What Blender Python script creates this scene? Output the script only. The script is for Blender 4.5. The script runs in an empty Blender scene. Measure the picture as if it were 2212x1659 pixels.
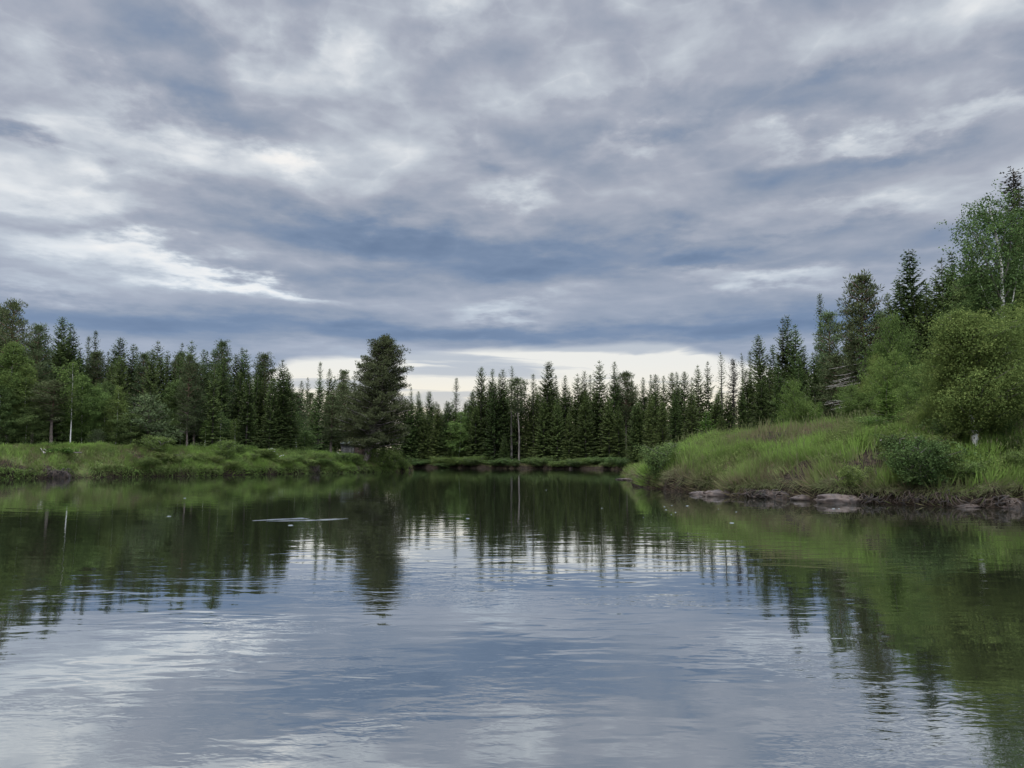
import bpy, math, random
import numpy as np
from mathutils import Vector

sc = bpy.context.scene
COL = sc.collection
R = math.radians

# ------------------------------------------------------------------ camera
CAM_H = 1.6
F = 1662.0                    # focal length in units of a 2212 px wide picture
HOR = 989.0                   # row of the horizon in that picture
PITCH = math.atan((HOR - 829.5) / F)
cd = bpy.data.cameras.new("camera")
cam = bpy.data.objects.new("camera", cd)
COL.objects.link(cam)
cam.location = (0, 0, CAM_H)
cam.rotation_euler = (R(90) + PITCH, 0, 0)
cd.sensor_width = 36
cd.lens = 36 * F / 2212
cd.clip_start = 0.1
cd.clip_end = 9000
sc.camera = cam


def ray(px, py):
    c, s = math.cos(PITCH), math.sin(PITCH)
    yc = 829.5 - py
    v = np.array([px - 1106.0, F * c - yc * s, F * s + yc * c])
    return v / np.linalg.norm(v)


def at(px, py, Y):
    r = ray(px, py)
    k = Y / r[1]
    return np.array([r[0] * k, Y, CAM_H + r[2] * k])


# ------------------------------------------------------------------ node helper
class NT:
    def __init__(self, tree):
        self.t = tree
        self.n = tree.nodes
        self.l = tree.links

    def new(self, typ, **kw):
        nd = self.n.new(typ)
        for k, v in kw.items():
            setattr(nd, k, v)
        return nd

    def put(self, sock, v):
        if isinstance(v, bpy.types.NodeSocket):
            self.l.new(v, sock)
        else:
            sock.default_value = v

    def m(self, op, a, b=0.0, c=0.0, clamp=False):
        nd = self.new('ShaderNodeMath', operation=op, use_clamp=clamp)
        self.put(nd.inputs[0], a)
        self.put(nd.inputs[1], b)
        self.put(nd.inputs[2], c)
        return nd.outputs[0]

    def v(self, op, a, b=(0, 0, 0), s=None):
        nd = self.new('ShaderNodeVectorMath', operation=op)
        self.put(nd.inputs[0], a)
        self.put(nd.inputs[1], b)
        if s is not None:
            self.put(nd.inputs[3], s)
        return nd.outputs['Value'] if op in ('DOT_PRODUCT', 'LENGTH', 'DISTANCE') else nd.outputs[0]

    def xyz(self, x, y, z=0.0):
        nd = self.new('ShaderNodeCombineXYZ')
        for i, q in enumerate((x, y, z)):
            self.put(nd.inputs[i], q)
        return nd.outputs[0]

    def sep(self, v):
        nd = self.new('ShaderNodeSeparateXYZ')
        self.put(nd.inputs[0], v)
        return nd.outputs

    def noise(self, vec, scale, detail=2.0, rough=0.5, dist=0.0, dim='3D', out='Fac', lac=2.0):
        nd = self.new('ShaderNodeTexNoise', noise_dimensions=dim)
        self.put(nd.inputs['Vector'], vec)
        nd.inputs['Scale'].default_value = scale
        nd.inputs['Detail'].default_value = detail
        nd.inputs['Roughness'].default_value = rough
        nd.inputs['Lacunarity'].default_value = lac
        nd.inputs['Distortion'].default_value = dist
        return nd.outputs[out]

    def ramp(self, fac, stops, interp='LINEAR'):
        nd = self.new('ShaderNodeValToRGB')
        cr = nd.color_ramp
        cr.interpolation = interp
        while len(cr.elements) < len(stops):
            cr.elements.new(0.5)
        for e, (p, c) in zip(cr.elements, stops):
            e.position = p
            e.color = (c[0], c[1], c[2], 1)
        self.put(nd.inputs[0], fac)
        return nd.outputs[0]

    def mix(self, f, a, b):
        nd = self.new('ShaderNodeMix', data_type='RGBA')
        self.put(nd.inputs[0], f)
        for i, q in ((6, a), (7, b)):
            if not isinstance(q, bpy.types.NodeSocket):
                q = (q[0], q[1], q[2], 1)
            self.put(nd.inputs[i], q)
        return nd.outputs[2]

    def smooth(self, x, lo, hi):
        nd = self.new('ShaderNodeMapRange', interpolation_type='SMOOTHSTEP')
        self.put(nd.inputs[0], x)
        self.put(nd.inputs[1], lo)
        self.put(nd.inputs[2], hi)
        return nd.outputs[0]


# ------------------------------------------------------------------ sky, sun, exposure
SUN_AZ, SUN_EL = R(-75), R(42)     # azimuth from +Y towards +X


def build_world():
    w = bpy.data.worlds.new("World")
    sc.world = w
    w.use_nodes = True
    t = NT(w.node_tree)
    t.n.clear()
    d = t.new('ShaderNodeTexCoord').outputs['Generated']
    x, y, z = t.sep(d)
    zc = t.m('MAXIMUM', z, 0.0)
    az = t.m('ARCTAN2', x, y)
    el = t.m('ARCSINE', z)
    ae = t.xyz(az, el)
    # cloud deck: wide bodies that flatten towards the horizon
    lz = t.m('LOGARITHM', t.m('ADD', zc, 0.10), 2.718)
    q = t.xyz(t.m('MULTIPLY', az, 1.9), t.m('MULTIPLY', lz, 2.3))
    n1 = t.noise(t.v('ADD', q, (4.1, 0.7, 0)), 1.5, 7, 0.50, 0.25, '2D')
    n2 = t.noise(t.v('ADD', q, (7.3, 2.1, 0)), 3.0, 5, 0.50, 0.15, '2D')
    n2b = t.noise(t.v('ADD', q, (7.3, 2.20, 0)), 3.0, 5, 0.50, 0.15, '2D')
    n3 = t.noise(t.v('ADD', q, (1.3, 5.1, 0)), 3.0, 2, 0.40, 0.2, '2D')
    bil = t.m('SUBTRACT', 1.0, t.m('SQRT', t.m('ABSOLUTE', t.m('SUBTRACT', t.m('MULTIPLY', n3, 2.0), 1.0))))     # rounded lumps with soft seams
    n4 = t.noise(t.v('ADD', q, (3.3, 12.1, 0)), 8.0, 5, 0.50, 0.1, '2D')
    # warp for the broad cloud masses
    wx = t.noise(t.v('ADD', q, (1.7, 9.2, 0)), 3.4, 6, 0.60, 0.0, '2D', 'Color')
    wv = t.v('SUBTRACT', wx, (0.5, 0.5, 0.5))
    elf = t.smooth(el, 0.02, 0.35)
    wamp = t.v('MULTIPLY', wv, t.xyz(0.20, t.m('MULTIPLY_ADD', elf, 0.09, 0.022)))
    aw = t.v('ADD', ae, wamp)
    # broad masses: centre (px, py), radii px, strength, tilt deg
    blobs = [
        (40, 385, 210, 52, .23, -8), (330, 300, 210, 36, .22, -9), (150, 320, 70, 40, .30, 0),
        (610, 335, 90, 26, .28, -10), (425, 28, 130, 40, .20, -25), (745, 105, 45, 50, .14, 30),
        (960, 40, 90, 45, .22, 10), (1110, 395, 95, 20, .22, 0), (700, 290, 200, 40, .05, -15),
        (180, 540, 170, 28, .30, -6), (420, 583, 160, 18, .32, -12), (590, 622, 110, 11, .32, -8),
        (60, 610, 120, 30, .22, 0), (150, 450, 130, 26, .20, 0), (1390, 320, 100, 18, .18, 8),
        (1660, 598, 190, 21, .45, -2), (1500, 575, 70, 12, .22, 10), (1880, 285, 120, 16, .20, 0),
        (1670, 315, 34, 28, .14, 0), (1080, 680, 110, 13, .22, 2), (1860, 462, 120, 18, .15, 0),
        (2050, 60, 260, 70, .12, 0), (1350, 60, 260, 60, .14, 0), (90, 110, 110, 70, .22, 0),
        (1300, 200, 200, 25, .10, 0), (900, 200, 160, 30, .12, 0), (2130, 230, 90, 20, .2, 0),
        (330, 160, 260, 70, -.16, -8), (480, 230, 230, 32, -.14, -8), (1050, 555, 560, 60, -.40, -3),
        (760, 510, 240, 28, -.10, 0), (1080, 722, 560, 24, -.34, 0), (150, 690, 420, 40, -.30, 0),
        (1450, 235, 300, 48, -.18, 0), (1880, 145, 140, 26, -.16, 0), (1930, 330, 110, 20, -.18, 0),
        (1820, 690, 380, 40, -.28, 0), (1020, 322, 60, 22, -.16, 0), (1750, 250, 120, 26, -.12, 0),
        (1640, 400, 380, 60, -.08, 0), (40, 300, 90, 15, -.25, 0), (2000, 560, 300, 30, -.06, 0),
        (640, 60, 60, 60, -.14, 0), (2200, 130, 90, 40, -.14, 0), (1560, 530, 260, 18, -.10, 0),
    ]
    acc = None
    for (px, py, sx, sy, a, tilt) in blobs:
        r0 = ray(px, py)
        a0, e0 = math.atan2(r0[0], r0[1]), math.asin(r0[2])
        k = 1 / F * math.cos(a0)
        nd = t.new('ShaderNodeMapping', vector_type='TEXTURE')
        t.put(nd.inputs[0], aw)
        nd.inputs[1].default_value = (a0, e0, 0)
        nd.inputs[2].default_value = (0, 0, R(tilt))
        nd.inputs[3].default_value = (sx * k, sy * k, 1)
        d2 = t.v('DOT_PRODUCT', nd.outputs[0], nd.outputs[0])
        g = t.m('MULTIPLY', t.m('POWER', 2.718, t.m('MULTIPLY', d2, -0.75)), a)
        acc = g if acc is None else t.m('ADD', acc, g)
    V = t.m('ADD', 0.51, acc)
    V = t.m('MULTIPLY_ADD', t.m('SUBTRACT', n1, 0.5), t.m('MULTIPLY_ADD', elf, 0.20, 0.24), V)
    V = t.m('MULTIPLY_ADD', t.m('SUBTRACT', n2, 0.5), t.m('MULTIPLY_ADD', elf, 0.22, 0.18), V)
    V = t.m('MULTIPLY_ADD', t.m('SUBTRACT', bil, 0.55), t.m('MULTIPLY_ADD', elf, 0.12, 0.04), V)
    V = t.m('MULTIPLY_ADD', t.m('SUBTRACT', n4, 0.5), t.m('MULTIPLY_ADD', elf, 0.12, 0.06), V)
    V = t.m('MULTIPLY_ADD', t.m('SUBTRACT', n2b, n2), t.m('MULTIPLY_ADD', elf, .50, .25), V)      # lumps: bright crests, dark bases
    # clear strip along the horizon under the dark cloud base
    azr = [(-3.2, .035), (-.62, .035), (-.40, .060), (-.26, .128), (.0, .145), (.17, .150), (.26, .130), (.38, .105), (.62, .04), (3.2, .035)]
    nd = t.new('ShaderNodeFloatCurve')
    cm = nd.mapping.curves[0]
    pts = [((a + 3.2) / 6.4, e) for a, e in azr]
    cm.points[0].location = pts[0]
    cm.points[1].location = pts[-1]
    for p in pts[1:-1]:
        cm.points.new(*p)
    for p in cm.points:
        p.handle_type = 'AUTO_CLAMPED'
    nd.mapping.update()
    t.put(nd.inputs[1], t.m('DIVIDE', t.m('ADD', az, 3.2), 6.4))
    edge = nd.outputs[0]
    elw = t.m('MULTIPLY_ADD', t.m('SUBTRACT', n2, 0.5), 0.022, el)
    dd = t.m('SUBTRACT', edge, elw)
    gap = t.smooth(dd, -0.003, 0.010)
    # thin streaks of cloud inside the strip
    st = t.noise(t.xyz(t.m('MULTIPLY', az, 1.6), t.m('MULTIPLY', elw, 17.0)), 2.3, 4, 0.5, 0.4, '2D')
    streak = t.smooth(st, 0.50, 0.64)
    high = t.smooth(el, 0.03, 0.13)
    gapcol = t.mix(t.m('MULTIPLY', streak, 0.85),
                   t.mix(high, (1.0, 0.88, 0.66), (0.80, 0.80, 0.77)),
                   t.mix(high, (0.62, 0.60, 0.56), (0.42, 0.47, 0.55)))
    cc = t.ramp(V, [(0.0, (.13, .19, .30)), (.18, (.18, .245, .36)), (.36, (.268, .315, .400)), (.52, (.360, .395, .468)),
                    (.68, (.49, .54, .60)), (.84, (.69, .73, .76)), (1.0, (.86, .86, .84))])
    # the low left and the low right of the cloud deck are bluer
    low = t.m('SUBTRACT', 1.0, t.smooth(el, 0.05, 0.33))
    blue = t.m('MULTIPLY', low, 0.55)
    cc = t.mix(blue, cc, t.v('MULTIPLY', cc, (.90, 1.0, 1.14)))
    greyish = t.m('MULTIPLY', t.m('SUBTRACT', 1.0, low), 0.5)
    cc = t.mix(greyish, cc, t.v('MULTIPLY', cc, (1.04, 1.0, .99)))
    col = t.mix(gap, cc, gapcol)
    # an overcast sky is brightest overhead; boosted further to light the foliage
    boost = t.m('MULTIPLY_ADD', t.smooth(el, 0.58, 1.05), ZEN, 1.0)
    boost = t.m('MULTIPLY', boost, t.m('MULTIPLY_ADD', t.smooth(t.m('MULTIPLY', y, -1.0), -.15, .75), 2.2, 1.0))  # added boost: unseen sky behind the camera lights the trees' near faces
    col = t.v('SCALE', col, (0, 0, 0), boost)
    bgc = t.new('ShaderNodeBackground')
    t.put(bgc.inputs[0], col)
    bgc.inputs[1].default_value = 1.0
    sky = t.new('ShaderNodeTexSky', sky_type='NISHITA')
    sky.sun_disc = False
    sky.sun_elevation = SUN_EL
    sky.sun_rotation = SUN_AZ
    bgs = t.new('ShaderNodeBackground')
    t.put(bgs.inputs[0], sky.outputs[0])
    bgs.inputs[1].default_value = 0.08
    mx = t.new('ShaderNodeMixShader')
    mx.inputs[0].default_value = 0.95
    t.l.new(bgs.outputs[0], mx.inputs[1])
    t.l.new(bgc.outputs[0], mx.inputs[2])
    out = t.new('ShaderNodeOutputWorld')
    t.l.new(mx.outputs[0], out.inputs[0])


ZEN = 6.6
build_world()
ld = bpy.data.lights.new("sun", 'SUN')
ld.energy = 1.5
ld.angle = R(25)
ld.color = (1.0, 0.93, 0.82)
sun = bpy.data.objects.new("sun", ld)
COL.objects.link(sun)
sd = Vector((math.sin(SUN_AZ) * math.cos(SUN_EL), math.cos(SUN_AZ) * math.cos(SUN_EL), math.sin(SUN_EL)))
# the bright part of the overcast stands high on the left, a little behind the camera
sd = Vector((-0.55, -0.45, 0.75)).normalized()
sun.rotation_euler = sd.to_track_quat('Z', 'Y').to_euler()
sun.location = (0, 0, 60)
sc.view_settings.view_transform = 'Standard'
sc.view_settings.look = 'None'
sc.view_settings.exposure = 0.12
sc.view_settings.gamma = 1.0
sc.cycles.use_denoising = True
sc.cycles.max_bounces = 5
sc.cycles.diffuse_bounces = 2
sc.cycles.glossy_bounces = 3
sc.cycles.transmission_bounces = 2
sc.cycles.caustics_reflective = False
sc.cycles.caustics_refractive = False


# ------------------------------------------------------------------ materials
def material(name):
    m = bpy.data.materials.new(name)
    m.use_nodes = True
    t = NT(m.node_tree)
    t.n.clear()
    out = t.new('ShaderNodeOutputMaterial')
    return m, t, out


def leaf_mat(name, dark, mid, light, trans=0.25, spread=0.35):
    m, t, out = material(name)
    at_ = t.new('ShaderNodeAttribute', attribute_name='tint').outputs['Fac']
    rnd = t.new('ShaderNodeObjectInfo').outputs['Random']
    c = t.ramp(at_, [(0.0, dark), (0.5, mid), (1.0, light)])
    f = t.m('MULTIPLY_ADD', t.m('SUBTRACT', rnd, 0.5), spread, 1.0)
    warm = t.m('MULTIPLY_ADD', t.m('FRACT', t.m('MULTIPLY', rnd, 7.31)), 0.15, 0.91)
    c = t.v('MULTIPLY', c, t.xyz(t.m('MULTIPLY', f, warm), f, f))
    df = t.new('ShaderNodeBsdfDiffuse')
    t.put(df.inputs[0], c)
    tr = t.new('ShaderNodeBsdfTranslucent')
    t.put(tr.inputs[0], c)
    mx = t.new('ShaderNodeMixShader')
    mx.inputs[0].default_value = trans
    t.l.new(df.outputs[0], mx.inputs[1])
    t.l.new(tr.outputs[0], mx.inputs[2])
    t.l.new(mx.outputs[0], out.inputs[0])
    return m


def bark_mat(name, a, b, scale=(6, 6, 1.5), lo=.4, hi=.6, thin=None):
    m, t, out = material(name)
    co = t.new('ShaderNodeTexCoord').outputs['Object']
    n = t.noise(t.v('MULTIPLY', co, scale), 1.0, 4, 0.6)
    c = t.mix(t.smooth(n, lo, hi), a, b)
    if thin:      # the upper stem of a pine turns orange
        z = t.sep(co)[2]
        c = t.mix(t.smooth(z, thin[0], thin[1]), c, thin[2])
    p = t.new('ShaderNodeBsdfPrincipled')
    t.put(p.inputs['Base Color'], c)
    p.inputs['Roughness'].default_value = 0.9
    bm = t.new('ShaderNodeBump')
    bm.inputs['Strength'].default_value = 0.5
    bm.inputs['Distance'].default_value = 0.02
    t.put(bm.inputs['Height'], n)
    t.l.new(bm.outputs[0], p.inputs['Normal'])
    t.l.new(p.outputs[0], out.inputs[0])
    return m


M = {}
M['spruce'] = leaf_mat('spruce_needles', (.030, .046, .018), (.062, .088, .030), (.120, .150, .048), .15, .5)
M['spruce_young'] = leaf_mat('young_spruce_needles', (.035, .07, .018), (.075, .13, .028), (.15, .21, .05), .2, .4)
M['pine'] = leaf_mat('pine_needles', (.036, .048, .024), (.062, .080, .036), (.105, .125, .055), .15, .4)
M['lonepine'] = leaf_mat('old_pine_needles', (.034, .041, .020), (.058, .066, .031), (.092, .102, .046), .15, .0)
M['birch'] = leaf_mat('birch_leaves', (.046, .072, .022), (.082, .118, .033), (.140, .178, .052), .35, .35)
M['birch_dark'] = leaf_mat('dusky_birch_leaves', (.036, .060, .022), (.064, .094, .031), (.110, .145, .050), .3, .35)  # duller, darker birch green
M['yellow'] = leaf_mat('yellow_green_leaves', (.055, .082, .022), (.090, .128, .034), (.150, .185, .052), .35, .3)
M['willow'] = leaf_mat('willow_leaves', (.048, .070, .022), (.092, .125, .036), (.155, .19, .060), .3, .35)
M['dead'] = leaf_mat('brown_lichen_twigs', (.035, .032, .028), (.055, .050, .040), (.09, .08, .06), .05, .2)
M['grass'] = leaf_mat('grass_blades', (.125, .105, .062), (.105, .142, .042), (.150, .235, .052), .35, .0)
M['bark'] = bark_mat('grey_bark', (.045, .038, .032), (.11, .095, .08))
M['pinebark'] = bark_mat('pine_bark', (.06, .045, .038), (.15, .12, .10), thin=(5, 9, (.125, .072, .048)))
M['greybark'] = bark_mat('old_pine_bark', (.07, .058, .05), (.19, .165, .145))
M['birchbark'] = bark_mat('birch_bark', (.05, .045, .04), (.50, .48, .43), (2.0, 2.0, 7.0), .36, .44)
M['birchwhite'] = bark_mat('bright_birch_bark', (.12, .10, .09), (.78, .75, .68), (2.0, 2.0, 5.0), .30, .40)
M['deadwood'] = bark_mat('bleached_dead_wood', (.10, .088, .075), (.24, .22, .19))
M['roots'] = bark_mat('root_bark', (.012, .009, .007), (.050, .034, .024))
M['wood'] = bark_mat('weathered_boards', (.05, .05, .05), (.14, .14, .13), (14, 14, 1.2))
M['rust'] = bark_mat('rusty_boards', (.06, .04, .035), (.15, .11, .10), (5, 5, 3))
M['roofing'] = bark_mat('grey_roofing', (.03, .04, .04), (.07, .085, .08), (3, 3, 3))


def rock_mat():
    m, t, out = material('pinkish_rock')
    co = t.new('ShaderNodeTexCoord').outputs['Object']
    n = t.noise(co, 3.0, 6, 0.6)
    n2 = t.noise(t.v('MULTIPLY', co, (1, 1, 7)), 2.2, 3, 0.5)
    c = t.mix(t.smooth(n, .35, .65), (.026, .019, .015), (.072, .051, .038))
    c = t.mix(t.smooth(n2, .52, .66), c, (.05, .035, .03))
    p = t.new('ShaderNodeBsdfPrincipled')
    t.put(p.inputs['Base Color'], c)
    p.inputs['Roughness'].default_value = 0.8
    bm = t.new('ShaderNodeBump')
    bm.inputs['Strength'].default_value = 0.7
    bm.inputs['Distance'].default_value = 0.05
    t.put(bm.inputs['Height'], t.m('ADD', n, n2))
    t.l.new(bm.outputs[0], p.inputs['Normal'])
    t.l.new(p.outputs[0], out.inputs[0])
    return m


M['rock'] = rock_mat()


def plain(name, c, rough=.8):
    m, t, out = material(name)
    p = t.new('ShaderNodeBsdfPrincipled')
    n = t.noise(t.new('ShaderNodeTexCoord').outputs['Object'], 9.0, 3)
    t.put(p.inputs['Base Color'], t.mix(n, tuple(v * .7 for v in c), c))
    p.inputs['Roughness'].default_value = rough
    t.l.new(p.outputs[0], out.inputs[0])
    return m


M['white'] = plain('white_petals', (.40, .40, .36))
M['foam'] = plain('foam', (.16, .18, .18))


# ------------------------------------------------------------------ mesh helpers
rng = np.random.default_rng(7)


def link(name, me, mat, parent=None):
    o = bpy.data.objects.new(name, me)
    COL.objects.link(o)
    if mat is not None and not me.materials:
        me.materials.append(mat)
    if parent is not None:
        o.parent = parent
    return o


def mesh_np(name, verts, quads=None, tris=None, tint=None, smooth=False):
    me = bpy.data.meshes.new(name)
    verts = np.asarray(verts, dtype=np.float32)
    nq = 0 if quads is None else len(quads)
    nt = 0 if tris is None else len(tris)
    me.vertices.add(len(verts))
    me.vertices.foreach_set('co', verts.ravel())
    loops = []
    starts = []
    if nq:
        loops.append(np.asarray(quads, dtype=np.int32).ravel())
        starts.append(np.arange(nq) * 4)
    if nt:
        loops.append(np.asarray(tris, dtype=np.int32).ravel())
        starts.append(nq * 4 + np.arange(nt) * 3)
    loops = np.concatenate(loops)
    me.loops.add(len(loops))
    me.loops.foreach_set('vertex_index', loops)
    me.polygons.add(nq + nt)
    me.polygons.foreach_set('loop_start', np.concatenate(starts).astype(np.int32))
    if smooth:
        me.polygons.foreach_set('use_smooth', np.ones(nq + nt, dtype=bool))
    me.update(calc_edges=True)
    if tint is not None:
        a = me.attributes.new('tint', 'FLOAT', 'POINT')
        a.data.foreach_set('value', np.asarray(tint, dtype=np.float32))
    return me


def unit(v):
    return v / np.maximum(np.linalg.norm(v, axis=-1, keepdims=True), 1e-9)


class Kites:
    """Collects many small leaf-shaped faces."""
    def __init__(self):
        self.P, self.D, self.S, self.L, self.W, self.T = [], [], [], [], [], []

    def add(self, P, D, L, W, T, S=None):
        n = len(P)
        D = unit(D)
        if S is None:
            S = rng.normal(size=(n, 3))
        S = unit(np.cross(D, S))
        self.P.append(P); self.D.append(D); self.S.append(S)
        self.L.append(np.broadcast_to(L, (n,))); self.W.append(np.broadcast_to(W, (n,)))
        self.T.append(np.broadcast_to(T, (n,)))

    def mesh(self, name):
        P, D, S = map(np.concatenate, (self.P, self.D, self.S))
        L, W, T = map(np.concatenate, (self.L, self.W, self.T))
        n = len(P)
        V = np.empty((n, 4, 3), np.float32)
        V[:, 0] = P
        V[:, 1] = P + D * (L * .45)[:, None] + S * (W * .5)[:, None]
        V[:, 2] = P + D * L[:, None]
        V[:, 3] = P + D * (L * .45)[:, None] - S * (W * .5)[:, None]
        q = np.arange(n * 4).reshape(n, 4)
        return mesh_np(name, V.reshape(-1, 3), quads=q, tint=np.repeat(np.clip(T, 0, 1), 4))


class Tubes:
    def __init__(self):
        self.V, self.Q, self.n = [], [], 0

    def add(self, pts, rad, sides=6):
        pts = np.asarray(pts, float)
        rad = np.broadcast_to(np.asarray(rad, float), (len(pts),))
        tan = unit(np.gradient(pts, axis=0))
        ref = np.array([0.31, 0.95, 0.05])
        a = unit(np.cross(tan, ref))
        b = np.cross(tan, a)
        th = np.linspace(0, 2 * np.pi, sides, endpoint=False)
        ring = pts[:, None] + rad[:, None, None] * (np.cos(th)[None, :, None] * a[:, None] + np.sin(th)[None, :, None] * b[:, None])
        m = len(pts)
        self.V.append(ring.reshape(-1, 3))
        i = np.arange(m - 1)[:, None] * sides + np.arange(sides)[None]
        j = np.arange(m - 1)[:, None] * sides + (np.arange(sides)[None] + 1) % sides
        q = np.stack([i, j, j + sides, i + sides], -1).reshape(-1, 4) + self.n
        self.Q.append(q)
        self.n += m * sides

    def mesh(self, name):
        return mesh_np(name, np.concatenate(self.V), quads=np.concatenate(self.Q), smooth=True)


def empty(name, loc=(0, 0, 0), rz=0):
    o = bpy.data.objects.new(name, None)
    COL.objects.link(o)
    o.location = loc
    o.rotation_euler = (0, 0, rz)
    o.empty_display_size = 0.3
    return o


def tag(o, label, cat, group=None):
    o['label'] = label
    o['category'] = cat
    if group:
        o['group'] = group
    return o


# ------------------------------------------------------------------ value noise in numpy
_tab = np.random.default_rng(3).random((256, 256))


def vnoise(x, y, s=1.0, ox=0.0):
    x = np.asarray(x, float) * s + ox + 400.3
    y = np.asarray(y, float) * s + ox * 1.7 + 400.7
    xi, yi = np.floor(x).astype(int), np.floor(y).astype(int)
    fx, fy = x - xi, y - yi
    fx, fy = fx * fx * (3 - 2 * fx), fy * fy * (3 - 2 * fy)
    g = lambda a, b: _tab[a & 255, b & 255]
    return (g(xi, yi) * (1 - fx) + g(xi + 1, yi) * fx) * (1 - fy) + (g(xi, yi + 1) * (1 - fx) + g(xi + 1, yi + 1) * fx) * fy


# ------------------------------------------------------------------ terrain
# shoreline of the river, counter-clockwise seen as one polygon: x, y, bank height, width of the slope
SH = [(-60, -300, 2.6, 4), (-50, -80, 2.6, 4), (-47, 0, 2.6, 4), (-44, 35, 2.3, 4), (-40, 53, 2.3, 3.2), (-38.5, 60, 2.3, 3.2),
      (-31.5, 65, 2.3, 3.2), (-26, 72, 2.25, 3.6), (-19.7, 80.6, 2.1, 4), (-16.2, 86, 1.9, 5), (-13.6, 90, 1.2, 5),
      (-12.4, 94.5, .8, 3), (-13.8, 98, 1.0, 4), (-22, 102, 2.0, 5), (-38, 106, 2.4, 5), (-90, 114, 2.5, 5), (-300, 130, 2.5, 5),
      (-300, 160, 1.5, 5), (-90, 140, 1.2, 6), (-40, 131, 1.0, 6), (-15, 124, .9, 6), (0, 116, .7, 6), (8, 111.5, .7, 6),
      (16, 105, 1.0, 6), (19, 95, 1.4, 6), (16.5, 82, 2.2, 6), (12.5, 70, 1.9, 5), (10.4, 63, 1.0, 4), (9.0, 60, .45, 4),
      (8.5, 54.5, 1.2, 4), (7.4, 44.5, 2.3, 3.6), (7.4, 40, 2.7, 4.5), (8.0, 36, 2.8, 6.5), (9.4, 31.8, 3.0, 9), (11.3, 28.4, 3.15, 10.5), (12.4, 27.2, 3.1, 11.5),
      (14.0, 25.8, 2.9, 11), (16.3, 24.2, 3.1, 9), (20, 20, 3.4, 6), (25, 8, 3.4, 6), (28, -20, 3, 6), (30, -80, 3, 6), (36, -300, 3, 6)]
SH = np.array(SH, float)
SA = SH
SB = np.roll(SH, -1, axis=0)


def shore(x, y):
    """signed distance to the shoreline (land positive) with the bank's height and width there"""
    x = np.asarray(x, float).ravel()
    y = np.asarray(y, float).ravel()
    bd = np.full(x.shape, 1e9)
    hp = np.zeros_like(x)
    wd = np.ones_like(x)
    wsum = np.zeros_like(x); hs = np.zeros_like(x); ws = np.zeros_like(x)
    inside = np.zeros(x.shape, bool)
    for a, b in zip(SA, SB):
        dx, dy = b[0] - a[0], b[1] - a[1]
        L2 = dx * dx + dy * dy
        t = np.clip(((x - a[0]) * dx + (y - a[1]) * dy) / L2, 0, 1)
        d = np.hypot(x - a[0] - t * dx, y - a[1] - t * dy)
        if min(abs(a[1]), abs(b[1])) < 290 or True:
            k = 1 / (d + .05) ** 4
            wsum += k
            hs += k * (a[2] + (b[2] - a[2]) * t)
            ws += k * (a[3] + (b[3] - a[3]) * t)
        bd = np.minimum(bd, d)
        cond = ((a[1] > y) != (b[1] > y)) & (x < (b[0] - a[0]) * (y - a[1]) / (b[1] - a[1] + 1e-12) + a[0])
        inside ^= cond
    hp = hs / wsum
    wd = ws / wsum
    return np.where(inside, -bd, bd), hp, wd


def ground(x, y):
    x = np.asarray(x, float); y = np.asarray(y, float)
    shp = x.shape
    d, hp, wd = shore(x, y)
    X, Y = x.ravel(), y.ravel()
    d = d + (vnoise(X, Y, .9) - .5) * .9 + (vnoise(X, Y, 2.6, 5) - .5) * .4
    u = np.clip(d / wd, 0, 1)
    step = .28 + .22 * vnoise(X, Y, .6, 11) + np.where((X > 5) & (Y < 52), .06, 0)
    prof = 1 - (1 - u) ** 1.5
    h = step + (hp - step) * prof
    k = np.clip(d / 1.5, 0, 1)
    h = h + k * ((vnoise(X, Y, .35, 3) - .5) * .5 * np.clip(hp / 3, .3, 1) + (vnoise(X, Y, 1.3, 9) - .5) * .42 + (vnoise(X, Y, 3.1, 2) - .5) * .10)
    far = np.clip((np.hypot(X, Y) - 150) / 400, 0, 1)
    h = h + far * 2.5 * vnoise(X, Y, .01)
    rise = np.clip(d / .22, 0, 1)
    h = -0.5 + (h + 0.5) * rise
    h = np.where(d < 0, -.5 - np.clip(-d / 3, 0, 1) * 1.0, h)
    return h.reshape(shp), d.reshape(shp)


def gz(x, y):
    return float(ground(np.array([x]), np.array([y]))[0][0])


def hit(px, py, dmin=15, dmax=150):
    Y = np.arange(dmin, dmax, .1)
    r = ray(px, py)
    X = r[0] / r[1] * Y
    Z = CAM_H + r[2] / r[1] * Y
    h, _ = ground(X, Y)
    i = np.argmax(np.maximum(h, 0) > Z) if (np.maximum(h, 0) > Z).any() else len(Y) - 1
    return np.array([X[i], Y[i], max(h[i], 0)])


def axis(parts):
    out = []
    for a, b, s in parts:
        out.append(np.arange(a, b, s))
    return np.unique(np.round(np.concatenate(out), 3))


# eroded spots where earth shows: picture place, half width, half height in metres
bare = []
for (px, py, rx, ry) in [(1690, 938, 2.6, 1.3), (1800, 930, 2.4, 1.0), (1720, 1035, 1.5, .7), (1690, 1058, 2.2, .45), (1870, 1010, .9, .8), (1840, 1040, 1.3, .6),
                         (1990, 1070, 1.8, .5), (2130, 1070, 1.0, .5), (50, 1014, 1.0, .3), (110, 1017, 1.0, .3), (20, 1022, .9, .5), (1372, 1034, 2.2, 2.4), (1360, 1040, 1.5, 2.0),
                         (300, 990, 1.0, .25), (395, 990, .6, .3), (700, 995, .7, .3), (1450, 1030, 1.1, .8), (2195, 1000, .7, .4)]:
    p = hit(px, py)
    bare.append((p[0], p[1], rx * 1.25, ry * 1.9))
BARE = np.array(bare)


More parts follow.
